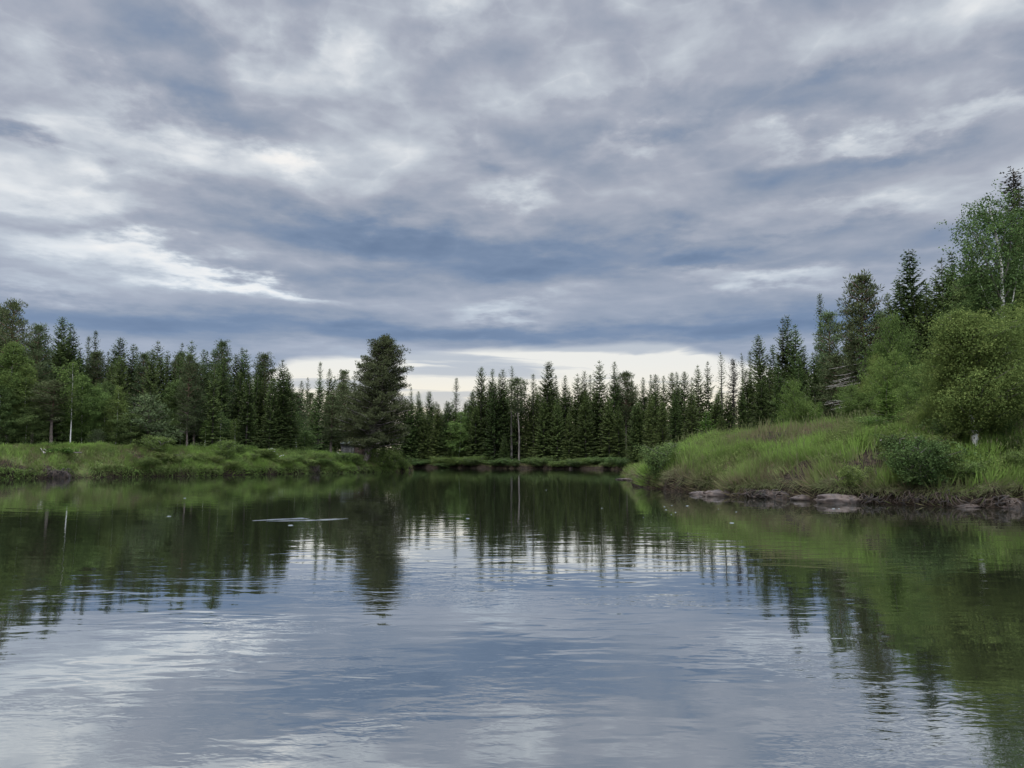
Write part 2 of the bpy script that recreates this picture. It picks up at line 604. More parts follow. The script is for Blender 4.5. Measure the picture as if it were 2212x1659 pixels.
def bareness(x, y):
    b = np.zeros(np.shape(x))
    w = (vnoise(x, y, 1.4, 21) - .5) * 1.2
    for cx, cy, rx, ry in BARE:
        q = ((x - cx) / rx) ** 2 + ((y - cy) / ry) ** 2
        b = np.maximum(b, np.clip(1.35 - q + w, 0, 1))
    return b


def build_ground():
    xs = axis([(-4000, -400, 400), (-400, -90, 20), (-90, -50, 2.5), (-50, -10, .5), (-10, 4, 1.0), (4, 24, .22), (24, 34, .6), (34, 60, 2), (60, 200, 10), (200, 4001, 400)])
    ys = axis([(-4000, -300, 400), (-300, -20, 20), (-20, 18, 3), (18, 22, .6), (22, 62, .24), (62, 128, .5), (128, 150, 2), (150, 300, 15), (300, 4001, 400)])
    X, Y = np.meshgrid(xs, ys)
    h, d = ground(X, Y)
    nx, ny = len(xs), len(ys)
    V = np.stack([X, Y, h], -1).reshape(-1, 3)
    i = (np.arange(ny - 1)[:, None] * nx + np.arange(nx - 1)[None]).ravel()
    q = np.stack([i, i + 1, i + 1 + nx, i + nx], -1)
    me = mesh_np('ground', V, quads=q, tint=bareness(X, Y).ravel(), smooth=True)
    a = me.attributes.new('shore', 'FLOAT', 'POINT')
    a.data.foreach_set('value', d.ravel().astype(np.float32))
    m, t, out = material('bank_soil_and_turf')
    pos = t.new('ShaderNodeNewGeometry').outputs['Position']
    n = t.noise(pos, 1.2, 8, .6)
    n2 = t.noise(pos, 7.0, 5, .6)
    n3 = t.noise(t.v('MULTIPLY', pos, (1, 1, 4)), 5.0, 5, .6)
    turf = t.mix(t.smooth(n, .4, .62), (.050, .072, .022), (.095, .12, .035))
    turf = t.mix(t.smooth(n2, .45, .7), turf, (.10, .090, .045))
    soil = t.mix(t.smooth(n3, .4, .66), (.012, .009, .006), (.042, .030, .021))  # dark earth, with shade under the bank edge put into its colour
    b = t.new('ShaderNodeAttribute', attribute_name='tint').outputs['Fac']
    s = t.new('ShaderNodeAttribute', attribute_name='shore').outputs['Fac']
    wy = t.m('MULTIPLY', t.smooth(t.sep(pos)[1], 60, 100), .55)  # widens the dark rim far off, painting in the undercut's shadow
    edge = t.m('SUBTRACT', 1.0, t.smooth(t.m('SUBTRACT', t.m('MULTIPLY_ADD', n2, .5, s), wy), .35, .65))
    f = t.m('MAXIMUM', t.smooth(b, .2, .6), edge)
    forest = t.smooth(s, 8, 14)
    c = t.mix(forest, turf, (.035, .045, .02))
    c = t.mix(f, c, soil)
    p = t.new('ShaderNodeBsdfPrincipled')
    t.put(p.inputs['Base Color'], c)
    p.inputs['Roughness'].default_value = .95
    p.inputs['Specular IOR Level'].default_value = .1
    bm = t.new('ShaderNodeBump')
    bm.inputs['Strength'].default_value = .8
    bm.inputs['Distance'].default_value = .12
    t.put(bm.inputs['Height'], t.m('ADD', n2, n3))
    t.l.new(bm.outputs[0], p.inputs['Normal'])
    t.l.new(p.outputs[0], out.inputs[0])
    g = link('ground', me, m)
    g['kind'] = 'structure'


build_ground()


# ------------------------------------------------------------------ water
def water_material():
    m, t, out = material('river_water')
    pos = t.new('ShaderNodeNewGeometry').outputs['Position']
    x, y, z = t.sep(pos)
    p2 = t.xyz(x, y)
    # rippled and smooth patches drifting over the surface
    wob = t.v('ADD', t.v('MULTIPLY', p2, (.16, .42, 0)), (3.1, 8.4, 0))
    patch = t.noise(wob, 1.0, 3, .55, .8, '2D')
    patch = t.smooth(patch, .46, .66)
    patch2 = t.smooth(t.noise(t.v('MULTIPLY', p2, (.45, .9, 0)), 1.0, 3, .55, .6, '2D'), .42, .62)

    def layer(sx, sy, rot, amp, det, off, dist=0.0):
        mp = t.new('ShaderNodeMapping')
        t.put(mp.inputs[0], p2)
        mp.inputs[1].default_value = (off, off * .7, 0)
        mp.inputs[2].default_value = (0, 0, R(rot))
        mp.inputs[3].default_value = (sx, sy, 1)
        v = mp.outputs[0]
        e = .06
        c, s = math.cos(R(rot)), math.sin(R(rot))
        f0 = t.noise(v, 1, det, .5, dist, '2D')
        fx = t.noise(t.v('ADD', v, (e, 0, 0)), 1, det, .5, dist, '2D')
        fy = t.noise(t.v('ADD', v, (0, e, 0)), 1, det, .5, dist, '2D')
        gx = t.m('MULTIPLY', t.m('SUBTRACT', fx, f0), amp / e * sx / max(sx, sy))
        gy = t.m('MULTIPLY', t.m('SUBTRACT', fy, f0), amp / e * sy / max(sx, sy))
        # Mapping scales, then rotates: undo the rotation for the world slope
        wx_ = t.m('ADD', t.m('MULTIPLY', gx, c), t.m('MULTIPLY', gy, s))
        wy_ = t.m('SUBTRACT', t.m('MULTIPLY', gy, c), t.m('MULTIPLY', gx, s))
        return wx_, wy_

    L1 = layer(.8, 1.9, 8, .0065, 1.0, 2.0)
    L2 = layer(1.7, 4.2, -6, .0120, 1.5, 17.0, .3)
    L3 = layer(6.0, 11.0, 14, .0140, 2.0, 31.0, .4)
    L4 = layer(3.0, 6.0, -22, .0280, 2.0, 53.0, .5)
    L5 = layer(9.0, 20.0, 12, .0340, 2.0, 71.0, .4)
    near = t.m('SUBTRACT', 1.0, t.smooth(y, 10, 30))
    calm = t.m('MULTIPLY_ADD', near, .8, .2)
    a2 = t.m('MULTIPLY', calm, t.m('MULTIPLY_ADD', patch2, .9, .45))
    close = t.m('MULTIPLY_ADD', t.m('SUBTRACT', 1.0, t.smooth(y, 5, 13)), .85, .15)
    a3 = t.m('MULTIPLY', close, t.m('MULTIPLY_ADD', patch, .9, .25))
    a4 = t.m('MULTIPLY', t.m('MULTIPLY', patch, close), t.m('MULTIPLY_ADD', patch2, .8, .2))

    def total(i):
        r = L1[i]
        for L, a in ((L2, a2), (L3, a3), (L4, a4), (L5, a4)):
            r = t.m('MULTIPLY_ADD', L[i], a, r)
        return r
    nrm = t.v('NORMALIZE', t.xyz(t.m('MULTIPLY', total(0), -0.55), t.m('MULTIPLY', total(1), -1.0), 1.0))
    gl = t.new('ShaderNodeBsdfGlossy')
    gl.inputs['Color'].default_value = (.93, .95, .97, 1)
    gl.inputs['Roughness'].default_value = .015
    t.l.new(nrm, gl.inputs['Normal'])
    df = t.new('ShaderNodeBsdfDiffuse')
    df.inputs[0].default_value = (.016, .018, .010, 1)
    fr = t.new('ShaderNodeFresnel')
    fr.inputs[0].default_value = 1.33
    fac = t.m('ADD', t.m('MULTIPLY', fr.outputs[0], .35), .62, clamp=True)
    mx = t.new('ShaderNodeMixShader')
    t.put(mx.inputs[0], fac)
    t.l.new(df.outputs[0], mx.inputs[1])
    t.l.new(gl.outputs[0], mx.inputs[2])
    t.l.new(mx.outputs[0], out.inputs[0])
    return m


M['water'] = water_material()
me = mesh_np('water', [(-340, -340, 0), (60, -340, 0), (60, 175, 0), (-340, 175, 0)], quads=[(0, 1, 2, 3)])
wt = link('water', me, M['water'])
wt['kind'] = 'structure'


# ------------------------------------------------------------------ tree builders (prototypes)
def spruce(H=14., Rad=2.1, z0=.6, gap=.30, nb=7, ragged=.35, dens=1.0, mat='spruce', top=.62, spray=.42, bias=0.0, twist=.0):
    root = empty('spruce_tree')
    tb = Tubes()
    zz = np.linspace(0, H, 12)
    lean = np.cumsum(rng.normal(0, .02, (12, 2)), axis=0)
    tb.add(np.c_[lean, zz], np.interp(zz, [0, 1, H], [H * .0125 + .03, H * .0105, .012]), 7)
    K = Kites()
    z = z0
    while z < H - .15:
        t = (z - z0) / (H - z0)
        base = Rad * (1 - t) ** top
        cx, cy = np.interp(z, zz, lean[:, 0]), np.interp(z, zz, lean[:, 1])
        n = max(4, int(round(nb * (1 - .4 * t) + rng.normal(0, .8))))
        a0 = rng.random() * 6.28
        for j in range(n):
            if rng.random() < ragged * .25:
                continue
            az = a0 + j * 6.283 / n + rng.normal(0, .25)
            Lb = max(.07, base * (1 - ragged * rng.random()) + .04)
            slope = -.42 + 1.25 * t ** 1.3 + rng.normal(0, .08)
            dr = np.array([math.cos(az), math.sin(az), 0])
            m = max(3, int(Lb / .15 * dens))
            s = np.linspace(.12, 1, m) + rng.normal(0, .02, m)
            zc = Lb * (slope * s + .22 * s ** 2.5)
            P = np.array([cx, cy, z])[None] + dr[None] * (Lb * s)[:, None] + np.c_[0 * s, 0 * s, zc]
            side = np.array([-dr[1], dr[0], 0])
            ln = spray * (1.15 - .55 * s) * (.35 + .65 * min(1, Lb * 1.2))
            for sg in (-1, 1):
                D = dr[None] * .8 + side[None] * sg * (.75 + .3 * rng.random((m, 1))) + np.c_[0 * s, 0 * s, -.34 + .14 * rng.normal(size=m) + .5 * t]
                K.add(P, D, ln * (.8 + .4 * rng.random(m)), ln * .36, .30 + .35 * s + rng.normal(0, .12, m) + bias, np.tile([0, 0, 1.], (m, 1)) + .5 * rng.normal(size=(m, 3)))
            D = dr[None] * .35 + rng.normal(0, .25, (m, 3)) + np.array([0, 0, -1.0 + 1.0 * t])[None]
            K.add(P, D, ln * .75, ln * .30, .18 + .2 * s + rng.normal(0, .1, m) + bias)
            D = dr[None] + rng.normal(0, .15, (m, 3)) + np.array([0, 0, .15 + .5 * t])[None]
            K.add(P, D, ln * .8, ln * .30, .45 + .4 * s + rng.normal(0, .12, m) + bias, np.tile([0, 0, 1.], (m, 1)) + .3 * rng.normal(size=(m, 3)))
            if Lb > .8:
                tb.add([(cx, cy, z), P[m // 2], P[-1]], [.022, .014, .005], 3)
        z += gap * (1 - .35 * t) * (.8 + .4 * rng.random())
    P = np.tile([[lean[-1, 0], lean[-1, 1], H - .35]], (8, 1)) + np.c_[np.zeros((8, 2)), np.linspace(0, .3, 8)]
    K.add(P, np.c_[rng.normal(0, .3, (8, 2)), np.ones(8)], .14, .05, .6)
    link('trunk', tb.mesh('trunk'), M['bark'], root)
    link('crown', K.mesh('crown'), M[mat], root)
    root['H'] = H
    root['R'] = Rad
    return root


def tuft_clumps(K, C, rad, n, ln, tone, upd=.55, flat=.55):
    """clumps of needle tufts round the centres C"""
    m = len(C)
    o = rng.normal(size=(m, n, 3))
    o = unit(o) * (rng.random((m, n, 1)) ** .45)
    off = o * np.array([1, 1, flat]) * np.broadcast_to(rad, (m,))[:, None, None]
    P = (C[:, None] + off).reshape(-1, 3)
    D = (o + np.array([0, 0, upd]) + .35 * rng.normal(size=(m, n, 3))).reshape(-1, 3)
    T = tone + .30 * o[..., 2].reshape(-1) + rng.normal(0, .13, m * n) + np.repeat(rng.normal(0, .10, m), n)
    k = m * n
    K.add(P, D, ln * (.7 + .6 * rng.random(k)), ln * .26, T)


def pine(H=14., prof=None, Rad=2.4, z0=5., nl=46, tufts=26, lean=(0, 0), ln=.26, crad=.42, bark='pinebark', tr=.17, up=.35, dead=0, name='pine_tree', mat='pine', per=1.0, bend=1.0):
    root = empty(name)
    tb = Tubes()
    zz = np.linspace(0, H, 14)
    wob = np.cumsum(rng.normal(0, .035, (14, 2)), axis=0)
    lx = lambda z: np.interp(z, zz, wob[:, 0] + lean[0] * (zz / H) ** bend)
    ly = lambda z: np.interp(z, zz, wob[:, 1] + lean[1] * (zz / H) ** bend)
    tb.add(np.c_[lx(zz), ly(zz), zz], np.interp(zz, [0, .5, H * .5, H], [tr * 1.35, tr, tr * .68, .02]), 9)
    K = Kites()
    if prof is None:
        prof = [(0, .55), (.2, .95), (.45, 1.0), (.7, .8), (.9, .5), (1, .18)]
    pt, pr = zip(*prof)
    for i in range(nl):
        t = (i + rng.random()) / nl
        z = z0 + (H - z0 - .3) * t
        az = i * 2.399 + rng.normal(0, .3)
        Lb = Rad * np.interp(t, pt, pr) * (.62 + .42 * rng.random()) * (.72 + .5 * float(vnoise(math.cos(az) * 1.2, math.sin(az) * 1.2 + t * 6, 1.0, H)))
        dr = np.array([math.cos(az), math.sin(az), 0])
        sl = up + .5 * t + rng.normal(0, .12) - .25 * (1 - t)
        s = np.linspace(0, 1, 5)
        cz = Lb * (sl * s * .7 + .12 * s ** 2)
        B = np.array([lx(z), ly(z), z])[None] + dr[None] * (Lb * s)[:, None] + np.c_[rng.normal(0, .05, (5, 2)), cz]
        B[0] = (lx(z), ly(z), z)
        tb.add(B, np.linspace(.05 + .012 * Lb, .012, 5) * (tr / .17) ** .5, 4)
        m = max(2, int(Lb / .34 * per))
        s2 = .32 + .68 * (np.arange(m) + rng.random(m)) / m
        C = np.stack([np.interp(s2, s, B[:, k]) for k in range(3)], -1)
        side = np.array([-dr[1], dr[0], 0])
        C = C + side[None] * (rng.normal(0, .32, (m, 1)) * Lb * .35) + np.c_[np.zeros((m, 2)), rng.normal(.08, .10, m)]
        tuft_clumps(K, C, crad * (.75 + .5 * rng.random(m)), tufts, ln, .42 + .1 * t)
    C = np.c_[lx(np.full(5, H)) + rng.normal(0, .15, 5), ly(np.full(5, H)) + rng.normal(0, .15, 5), H - .25 - .15 * rng.random(5)]
    tuft_clumps(K, C, crad * .7, tufts, ln, .5)
    link('trunk', tb.mesh('trunk'), M[bark], root)
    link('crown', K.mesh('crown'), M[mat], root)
    root['H'] = H
    root['R'] = Rad
    return root


def leaves(K, C, sig, n, size, tone, droop=.5):
    m = len(C)
    o = rng.normal(size=(m, n, 3)) * np.array([1, 1, .8])
    P = (C[:, None] + o * np.broadcast_to(sig, (m,))[:, None, None]).reshape(-1, 3)
    k = m * n
    D = rng.normal(size=(k, 3)) + np.array([0, 0, -droop])
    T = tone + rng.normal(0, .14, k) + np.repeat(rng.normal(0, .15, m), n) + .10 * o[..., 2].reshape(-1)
    K.add(P, D, size * (.7 + .6 * rng.random(k)), size * .68, T)


def broad(H=9., Rad=2., z0=1.5, nl=34, per=3.2, lv=22, size=.10, sig=.16, stems=1, spreadb=0.0, prof=None, bark='birchbark', mat='birch',
          name='birch_tree', up=.75, tr=.075, lean=(0, 0), tone=.5, curve=.1, low=.12, lump=(.45, 1.0)):
    root = empty(name)
    tb = Tubes()
    bb = Tubes()
    K = Kites()
    if prof is None:
        prof = [(0, .55), (.15, .85), (.4, 1.), (.65, .85), (.85, .5), (1, .12)]
    pt, pr = zip(*prof)
    for st in range(stems):
        a = rng.random() * 6.28 if stems > 1 else 0
        a = st * 6.283 / stems + rng.normal(0, .3)
        Hs = H * (1 if st == 0 else .65 + .35 * rng.random())
        out = spreadb * (0 if stems == 1 else .4 + .7 * rng.random())
        zz = np.linspace(0, Hs, 10)
        wob = np.cumsum(rng.normal(0, .03, (10, 2)), axis=0)
        sx = wob[:, 0] + (lean[0] + out * math.cos(a)) * (zz / Hs) ** .8
        sy = wob[:, 1] + (lean[1] + out * math.sin(a)) * (zz / Hs) ** .8
        tb.add(np.c_[sx, sy, zz], np.interp(zz, [0, Hs], [tr / stems ** .4, .008]), 7)
        n_l = max(4, int(nl / stems))
        rr = Rad if stems == 1 else max(.25, Rad - out * .6)
        for i in range(n_l):
            t = (i + rng.random()) / n_l
            z = z0 + (Hs - z0) * t
            az = i * 2.399 + rng.normal(0, .4) + st
            Lb = rr * np.interp(t, pt, pr) * (.6 + .45 * rng.random()) * (lump[0] + lump[1] * float(vnoise(math.cos(az) * 1.3 + st * 3, math.sin(az) * 1.3 + t * 5, 1.0, H + Rad)))
            dr = np.array([math.cos(az), math.sin(az), 0])
            s = np.linspace(0, 1, 5)
            cz = Lb * (up * s - curve * s ** 2)
            o = np.array([np.interp(z, zz, sx), np.interp(z, zz, sy), z])
            B = o[None] + dr[None] * (Lb * s)[:, None] + np.c_[rng.normal(0, .03, (5, 2)), cz]
            B[:, 2] = np.minimum(B[:, 2], H + .1)
            B[0] = o
            bb.add(B, np.linspace(.012 + .006 * Lb, .004, 5), 4)
            m = max(2, int(Lb * per * 2))
            s2 = .22 + .8 * rng.random(m) ** .7
            C = np.stack([np.interp(s2, s, B[:, k]) for k in range(3)], -1)
            C = C + rng.normal(size=(m, 3)) * np.array([.2, .2, .13]) * (Lb * .9 + .2) + np.array([0, 0, -.05])
            C[:, 2] = np.where(C[:, 2] < low, low + .4 * rng.random(m), C[:, 2])
            leaves(K, C, sig * (.7 + .6 * rng.random(m)), lv, size, tone)
        C = np.c_[np.full(4, sx[-1]), np.full(4, sy[-1]), Hs - .35 * rng.random(4)] + rng.normal(0, .06, (4, 3))
        leaves(K, C, sig * .7, lv, size, tone + .1)
    link('trunk' if stems == 1 else 'stems', tb.mesh('trunk'), M[bark], root)
    link('branches', bb.mesh('branches'), M['bark'], root)
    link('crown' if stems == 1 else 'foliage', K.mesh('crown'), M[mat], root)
    root['H'] = H
    root['R'] = Rad
    return root


used = set()


def kids(o):
    return CH[o.name]


CH = {}


def reg(p):
    CH[p.name] = [c for c in COL.objects if c.parent == p]
    for k in ('H', 'R'):
        META.setdefault(p.name, {})[k] = p[k]
        del p[k]
    META[p.name]['name'] = p.name.split('.')[0]
    return p


META = {}


def inst(proto, loc, rz, scl, label, cat, group=None, tilt=(0, 0)):
    """first use moves the prototype itself, later uses copy it with its parts"""
    if proto.name not in used:
        used.add(proto.name)
        r = proto
    else:
        r = proto.copy()
        COL.objects.link(r)
        r.name = META[proto.name]['name']
        for c in CH[proto.name]:
            d = c.copy()
            COL.objects.link(d)
            d.parent = r
    r.location = loc
    r.rotation_euler = (rng.normal(0, .014), rng.normal(0, .014), rz)
    r.scale = scl
    for k in ('group',):
        if k in r:
            del r[k]
    tag(r, label, cat, group)
    return r


SPR = [reg(spruce(14, 2.5, .5, .42, 8, .25, 1.15)),
       reg(spruce(14, 2.9, .4, .46, 8, .40, 1.15, top=.72)),
       reg(spruce(14, 2.0, 1.0, .38, 7, .35, 1.2, top=.60)),
       reg(spruce(14, 2.5, .7, .44, 7, .50, 1.1, top=.80)),
       reg(spruce(14, 2.6, .2, .42, 9, .22, 1.2, bias=.13, top=.75)),
       reg(spruce(14, 2.9, .2, .46, 9, .32, 1.2, bias=.16, top=.85))]
SPN = [reg(spruce(14, 1.15, 1.5, .30, 6, .60, 1.0, top=.45, spray=.36)),
       reg(spruce(14, 1.0, 2.5, .36, 5, .75, .9, top=.45, spray=.34))]
SPB = [reg(spruce(14, 1.3, 1.0, .26, 7, .65, .9, mat='dead', top=.36, spray=.40))]
SPY = [reg(spruce(4.5, 1.25, .1, .20, 9, .35, 1.0, mat='spruce_young', spray=.30)),
       reg(spruce(4.0, 1.3, .1, .22, 8, .45, 1.0, mat='spruce_young', spray=.30))]
PIN = [reg(pine(14, None, 2.3, 5.5, 60, 44, crad=.5)),
       reg(pine(14, [(0, .9), (.3, 1), (.6, .75), (.85, .45), (1, .2)], 2.5, 2.5, 90, 42, crad=.48)),
       reg(pine(14, [(0, .8), (.25, 1), (.5, .85), (.8, .55), (1, .25)], 2.1, 3.4, 80, 42, crad=.48)),
       reg(pine(14, [(0, .3), (.4, .7), (.7, 1), (.9, .8), (1, .4)], 1.5, 8.5, 34, 34, tr=.10, bark='bark'))]
PSM = [reg(pine(5.5, [(0, .9), (.3, 1), (.7, .8), (1, .35)], 2.2, .5, 60, 26, ln=.26, crad=.36, tr=.08, up=.5))]
BIR = [reg(broad(9, 1.9, 1.4, 70, 3.6, 26, .12)),
       reg(broad(9, 1.5, 1.0, 70, 3.8, 26, .12)),
       reg(broad(9, 2.3, .8, 84, 3.8, 26, .13, prof=[(0, .8), (.3, 1), (.6, .85), (.85, .5), (1, .15)])),
       reg(broad(6, 1.2, 2.0, 34, 3.6, 24, .11, tr=.045))]
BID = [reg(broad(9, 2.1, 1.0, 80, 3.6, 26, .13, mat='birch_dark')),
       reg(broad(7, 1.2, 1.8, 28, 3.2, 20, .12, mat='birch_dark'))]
BRD = [reg(broad(5, 2.4, .3, 130, 4.4, 34, .085, sig=.15, stems=3, spreadb=1.1, name='birch_tree', bark='bark', tr=.06)),
       reg(broad(5, 2.2, .2, 130, 4.6, 34, .08, sig=.15, stems=4, spreadb=1.1, mat='yellow', name='birch_tree', bark='bark', tr=.06))]
WIL = [reg(broad(1.6, 1.2, .05, 50, 5.5, 18, .075, sig=.09, stems=6, spreadb=.9, bark='bark', mat='willow', name='willow_bush', up=.7, tr=.03)),
       reg(broad(1.4, 1.5, .05, 56, 5.5, 18, .08, sig=.10, stems=7, spreadb=1.1, bark='bark', mat='willow', name='willow_bush', up=.6, tr=.03)),
       reg(broad(1.8, 1.1, .05, 50, 5.5, 18, .08, sig=.10, stems=5, spreadb=.8, bark='bark', mat='birch', name='willow_bush', up=.8, tr=.03)),
       reg(broad(1.7, 1.2, .05, 70, 6.0, 20, .075, sig=.10, stems=7, spreadb=.9, bark='bark', mat='birch_dark', name='willow_bush', up=.7, tr=.03))]

ORD = ['first', 'second', 'third', 'fourth', 'fifth', 'sixth', 'seventh', 'eighth', 'ninth', 'tenth', 'eleventh', 'twelfth', 'thirteenth', 'fourteenth',
       'fifteenth', 'sixteenth', 'seventeenth', 'eighteenth', 'nineteenth', 'twentieth', 'twenty-first', 'twenty-second', 'twenty-third', 'twenty-fourth',
       'twenty-fifth', 'twenty-sixth', 'twenty-seventh', 'twenty-eighth', 'twenty-ninth', 'thirtieth', 'thirty-first', 'thirty-second', 'thirty-third',
       'thirty-fourth', 'thirty-fifth', 'thirty-sixth', 'thirty-seventh', 'thirty-eighth', 'thirty-ninth', 'fortieth']

KIND = {'s0': (SPR, 0), 's1': (SPR, 1), 's2': (SPR, 2), 's3': (SPR, 3), 's4': (SPR, 4), 's5': (SPR, 5), 'n0': (SPN, 0), 'n1': (SPN, 1), 'b0': (SPB, 0),
        'y0': (SPY, 0), 'y1': (SPY, 1), 'p0': (PIN, 0), 'p1': (PIN, 1), 'p2': (PIN, 2), 'p3': (PIN, 3), 'q0': (PSM, 0),
        'B0': (BIR, 0), 'B1': (BIR, 1), 'B2': (BIR, 2), 'B3': (BIR, 3), 'D0': (BID, 0), 'D1': (BID, 1), 'R0': (BRD, 0), 'R1': (BRD, 1),
        'w0': (WIL, 0), 'w1': (WIL, 1), 'w2': (WIL, 2)}
WORD = {'s0': 'dark dense conical spruce', 's1': 'dark broad-skirted spruce', 's2': 'dark slender spruce', 's3': 'ragged open-topped spruce', 's4': 'olive green spruce',
        's5': 'olive green broad spruce', 'n0': 'thin columnar spruce', 'n1': 'sparse thin spruce', 'b0': 'brown half-dead narrow spruce', 'y0': 'young bright green spruce',
        'y1': 'young bright green spruce', 'p0': 'pine with rounded open crown', 'p1': 'dense dark pine', 'p2': 'shaggy dark pine', 'p3': 'slim bare-trunked pine',
        'q0': 'low bushy pine', 'B0': 'light green birch', 'B1': 'narrow light green birch', 'B2': 'broad light green birch', 'B3': 'small thin birch',
        'D0': 'dusky green birch', 'D1': 'small dusky birch', 'R0': 'bushy light green birch', 'R1': 'bushy yellow-green birch'}
CAT = {'s': 'spruce', 'n': 'spruce', 'b': 'spruce', 'y': 'spruce', 'p': 'pine', 'q': 'pine', 'B': 'birch', 'D': 'birch', 'R': 'birch', 'w': 'bush'}


def tree(kind, px, py, Y, w, label, group=None, sink=.1):
    """a tree whose tip is seen at (px, py) of the 2212 px picture, Y metres away, crown w such px wide"""
    arr, i = KIND[kind]
    pr = arr[i]
    need = 5.0 if px < 640 and Y < 110 else 2.5
    tip = at(px, py, Y)
    for _ in range(60):
        if shore(tip[0], Y)[0][0] > need:
            break
        Y += .5
        tip = at(px, py, Y)
    g = gz(tip[0], Y)
    H = tip[2] - g + sink
    sz = H / META[pr.name]['H']
    if w:
        sx = w * 1.2 * Y / F / 2 / META[pr.name]['R']
        if kind[0] in 'sn':
            sx = min(max(sx, sz * (.92 + .22 * rng.random())), sz * 1.35)
        elif kind[0] == 'p':
            sx = max(sx, sz * .8)
    else:
        sx = sz * (.9 + .2 * rng.random())
    return inst(pr, (tip[0], Y, g - sink), rng.random() * 6.28, (sx, sx, sz), label, CAT[kind[0]], group)


# ------------------------------------------------------------------ skyline trees: kind, tip x, tip y, distance, crown width
LEFT = [('p0', 34, 653, 69, 74), ('p2', 3, 668, 74, 60), ('p1', 84, 704, 74, 76), ('s0', 137, 683, 78, 66), ('s2', 152, 699, 80, 44), ('s1', 166, 714, 79, 50),
        ('n0', 190, 726, 84, 26), ('n0', 205, 715, 84, 28), ('s3', 234, 758, 84, 40), ('s1', 248, 744, 86, 44), ('s0', 261, 729, 84, 50), ('s2', 284, 743, 82, 44),
        ('s3', 295, 748, 86, 40), ('n0', 317, 758, 90, 30), ('s1', 339, 736, 84, 60), ('s3', 393, 740, 88, 56), ('s1', 413, 735, 90, 64), ('s2', 440, 755, 92, 34),
        ('s3', 451, 758, 93, 34), ('s1', 467, 752, 90, 40), ('p1', 484, 740, 88, 66), ('s0', 510, 764, 92, 40), ('s2', 523, 752, 93, 40), ('s1', 531, 754, 92, 50),
        ('s0', 563, 778, 90, 46), ('p1', 577, 766, 90, 76), ('s1', 606, 776, 94, 56), ('s3', 622, 795, 96, 44)]
MID = [('s2', 646, 823, 140, 26), ('s3', 665, 815, 138, 26), ('n0', 690, 782, 138, 24), ('s2', 710, 797, 136, 32), ('s1', 721, 811, 136, 34), ('p2', 744, 802, 137, 46),
       ('s3', 768, 818, 134, 34)]
CEN = [('s3', 886, 836, 131, 40), ('s2', 910, 845, 130, 36), ('s0', 930, 844, 130, 42), ('s2', 948, 867, 129, 34), ('s1', 966, 865, 130, 40), ('n0', 985, 816, 127, 32),
       ('s3', 1003, 873, 128, 34), ('s2', 1021, 841, 125, 34), ('s0', 1037, 792, 124, 44), ('s2', 1059, 797, 124, 40), ('s3', 1079, 806, 123, 34), ('s2', 1088, 797, 122, 36),
       ('n1', 1105, 790, 121, 34), ('p3', 1123, 818, 119, 54), ('n0', 1152, 807, 120, 32), ('s0', 1176, 779, 119, 58), ('s3', 1204, 810, 120, 38), ('s2', 1222, 811, 120, 38),
       ('s1', 1250, 807, 120, 40), ('s2', 1261, 801, 119, 34), ('n0', 1278, 809, 120, 28), ('s1', 1296, 778, 117, 46), ('s2', 1325, 782, 116, 40), ('p0', 1350, 806, 117, 58),
       ('s3', 1363, 818, 118, 42), ('s2', 1391, 815, 114, 34), ('s3', 1405, 809, 114, 36), ('s0', 1416, 808, 113, 38), ('s2', 1435, 812, 111, 38), ('s0', 1452, 804, 108, 44),
       ('s2', 1466, 804, 105, 40), ('s0', 1477, 802, 103, 44), ('s3', 1490, 815, 103, 34), ('s1', 1511, 788, 96, 46), ('s3', 1526, 780, 95, 52)]
RGT = [('n1', 1557, 760, 90, 34), ('b0', 1580, 775, 86, 38), ('n1', 1603, 763, 88, 28), ('n0', 1612, 759, 88, 30), ('s0', 1638, 723, 80, 60), ('s2', 1663, 744, 80, 40),
       ('s3', 1681, 687, 74, 54), ('s2', 1704, 681, 74, 44), ('s1', 1720, 699, 72, 54), ('s2', 1739, 748, 72, 44), ('n0', 1771, 634, 66, 44), ('p2', 1792, 676, 62, 76)]
FAR_R = [('n0', 1912, 634, 60, 40), ('s0', 1942, 600, 57, 66), ('s0', 1963, 540, 55, 86), ('s2', 1997, 612, 56, 60), ('s1', 2034, 556, 48, 84), ('s2', 2062, 545, 46, 60),
         ('s0', 2084, 514, 44, 80)]

SKYL = []
for n, r_ in enumerate(sorted(LEFT, key=lambda a: a[1])):
    SKYL.append((r_[1], "%s treetop from the left edge" % ORD[n]))
for n, r_ in enumerate(sorted(MID, key=lambda a: -a[1])):
    SKYL.append((r_[1], "%s treetop left of the lone big pine" % ORD[n]))
for n, r_ in enumerate(sorted(CEN, key=lambda a: a[1])):
    SKYL.append((r_[1], "%s treetop right of the lone big pine" % ORD[n]))
for n, r_ in enumerate(sorted(RGT, key=lambda a: -a[1])):
    SKYL.append((r_[1], "%s treetop left of the red-stemmed pine" % ORD[n]))
for n, r_ in enumerate(sorted(FAR_R, key=lambda a: a[1])):
    SKYL.append((r_[1], "%s treetop right of the red-stemmed pine" % ORD[n]))
SEEN = set()
SHORT = {'spruce': 'spruce', 'pine': 'pine', 'birch': 'birch'}


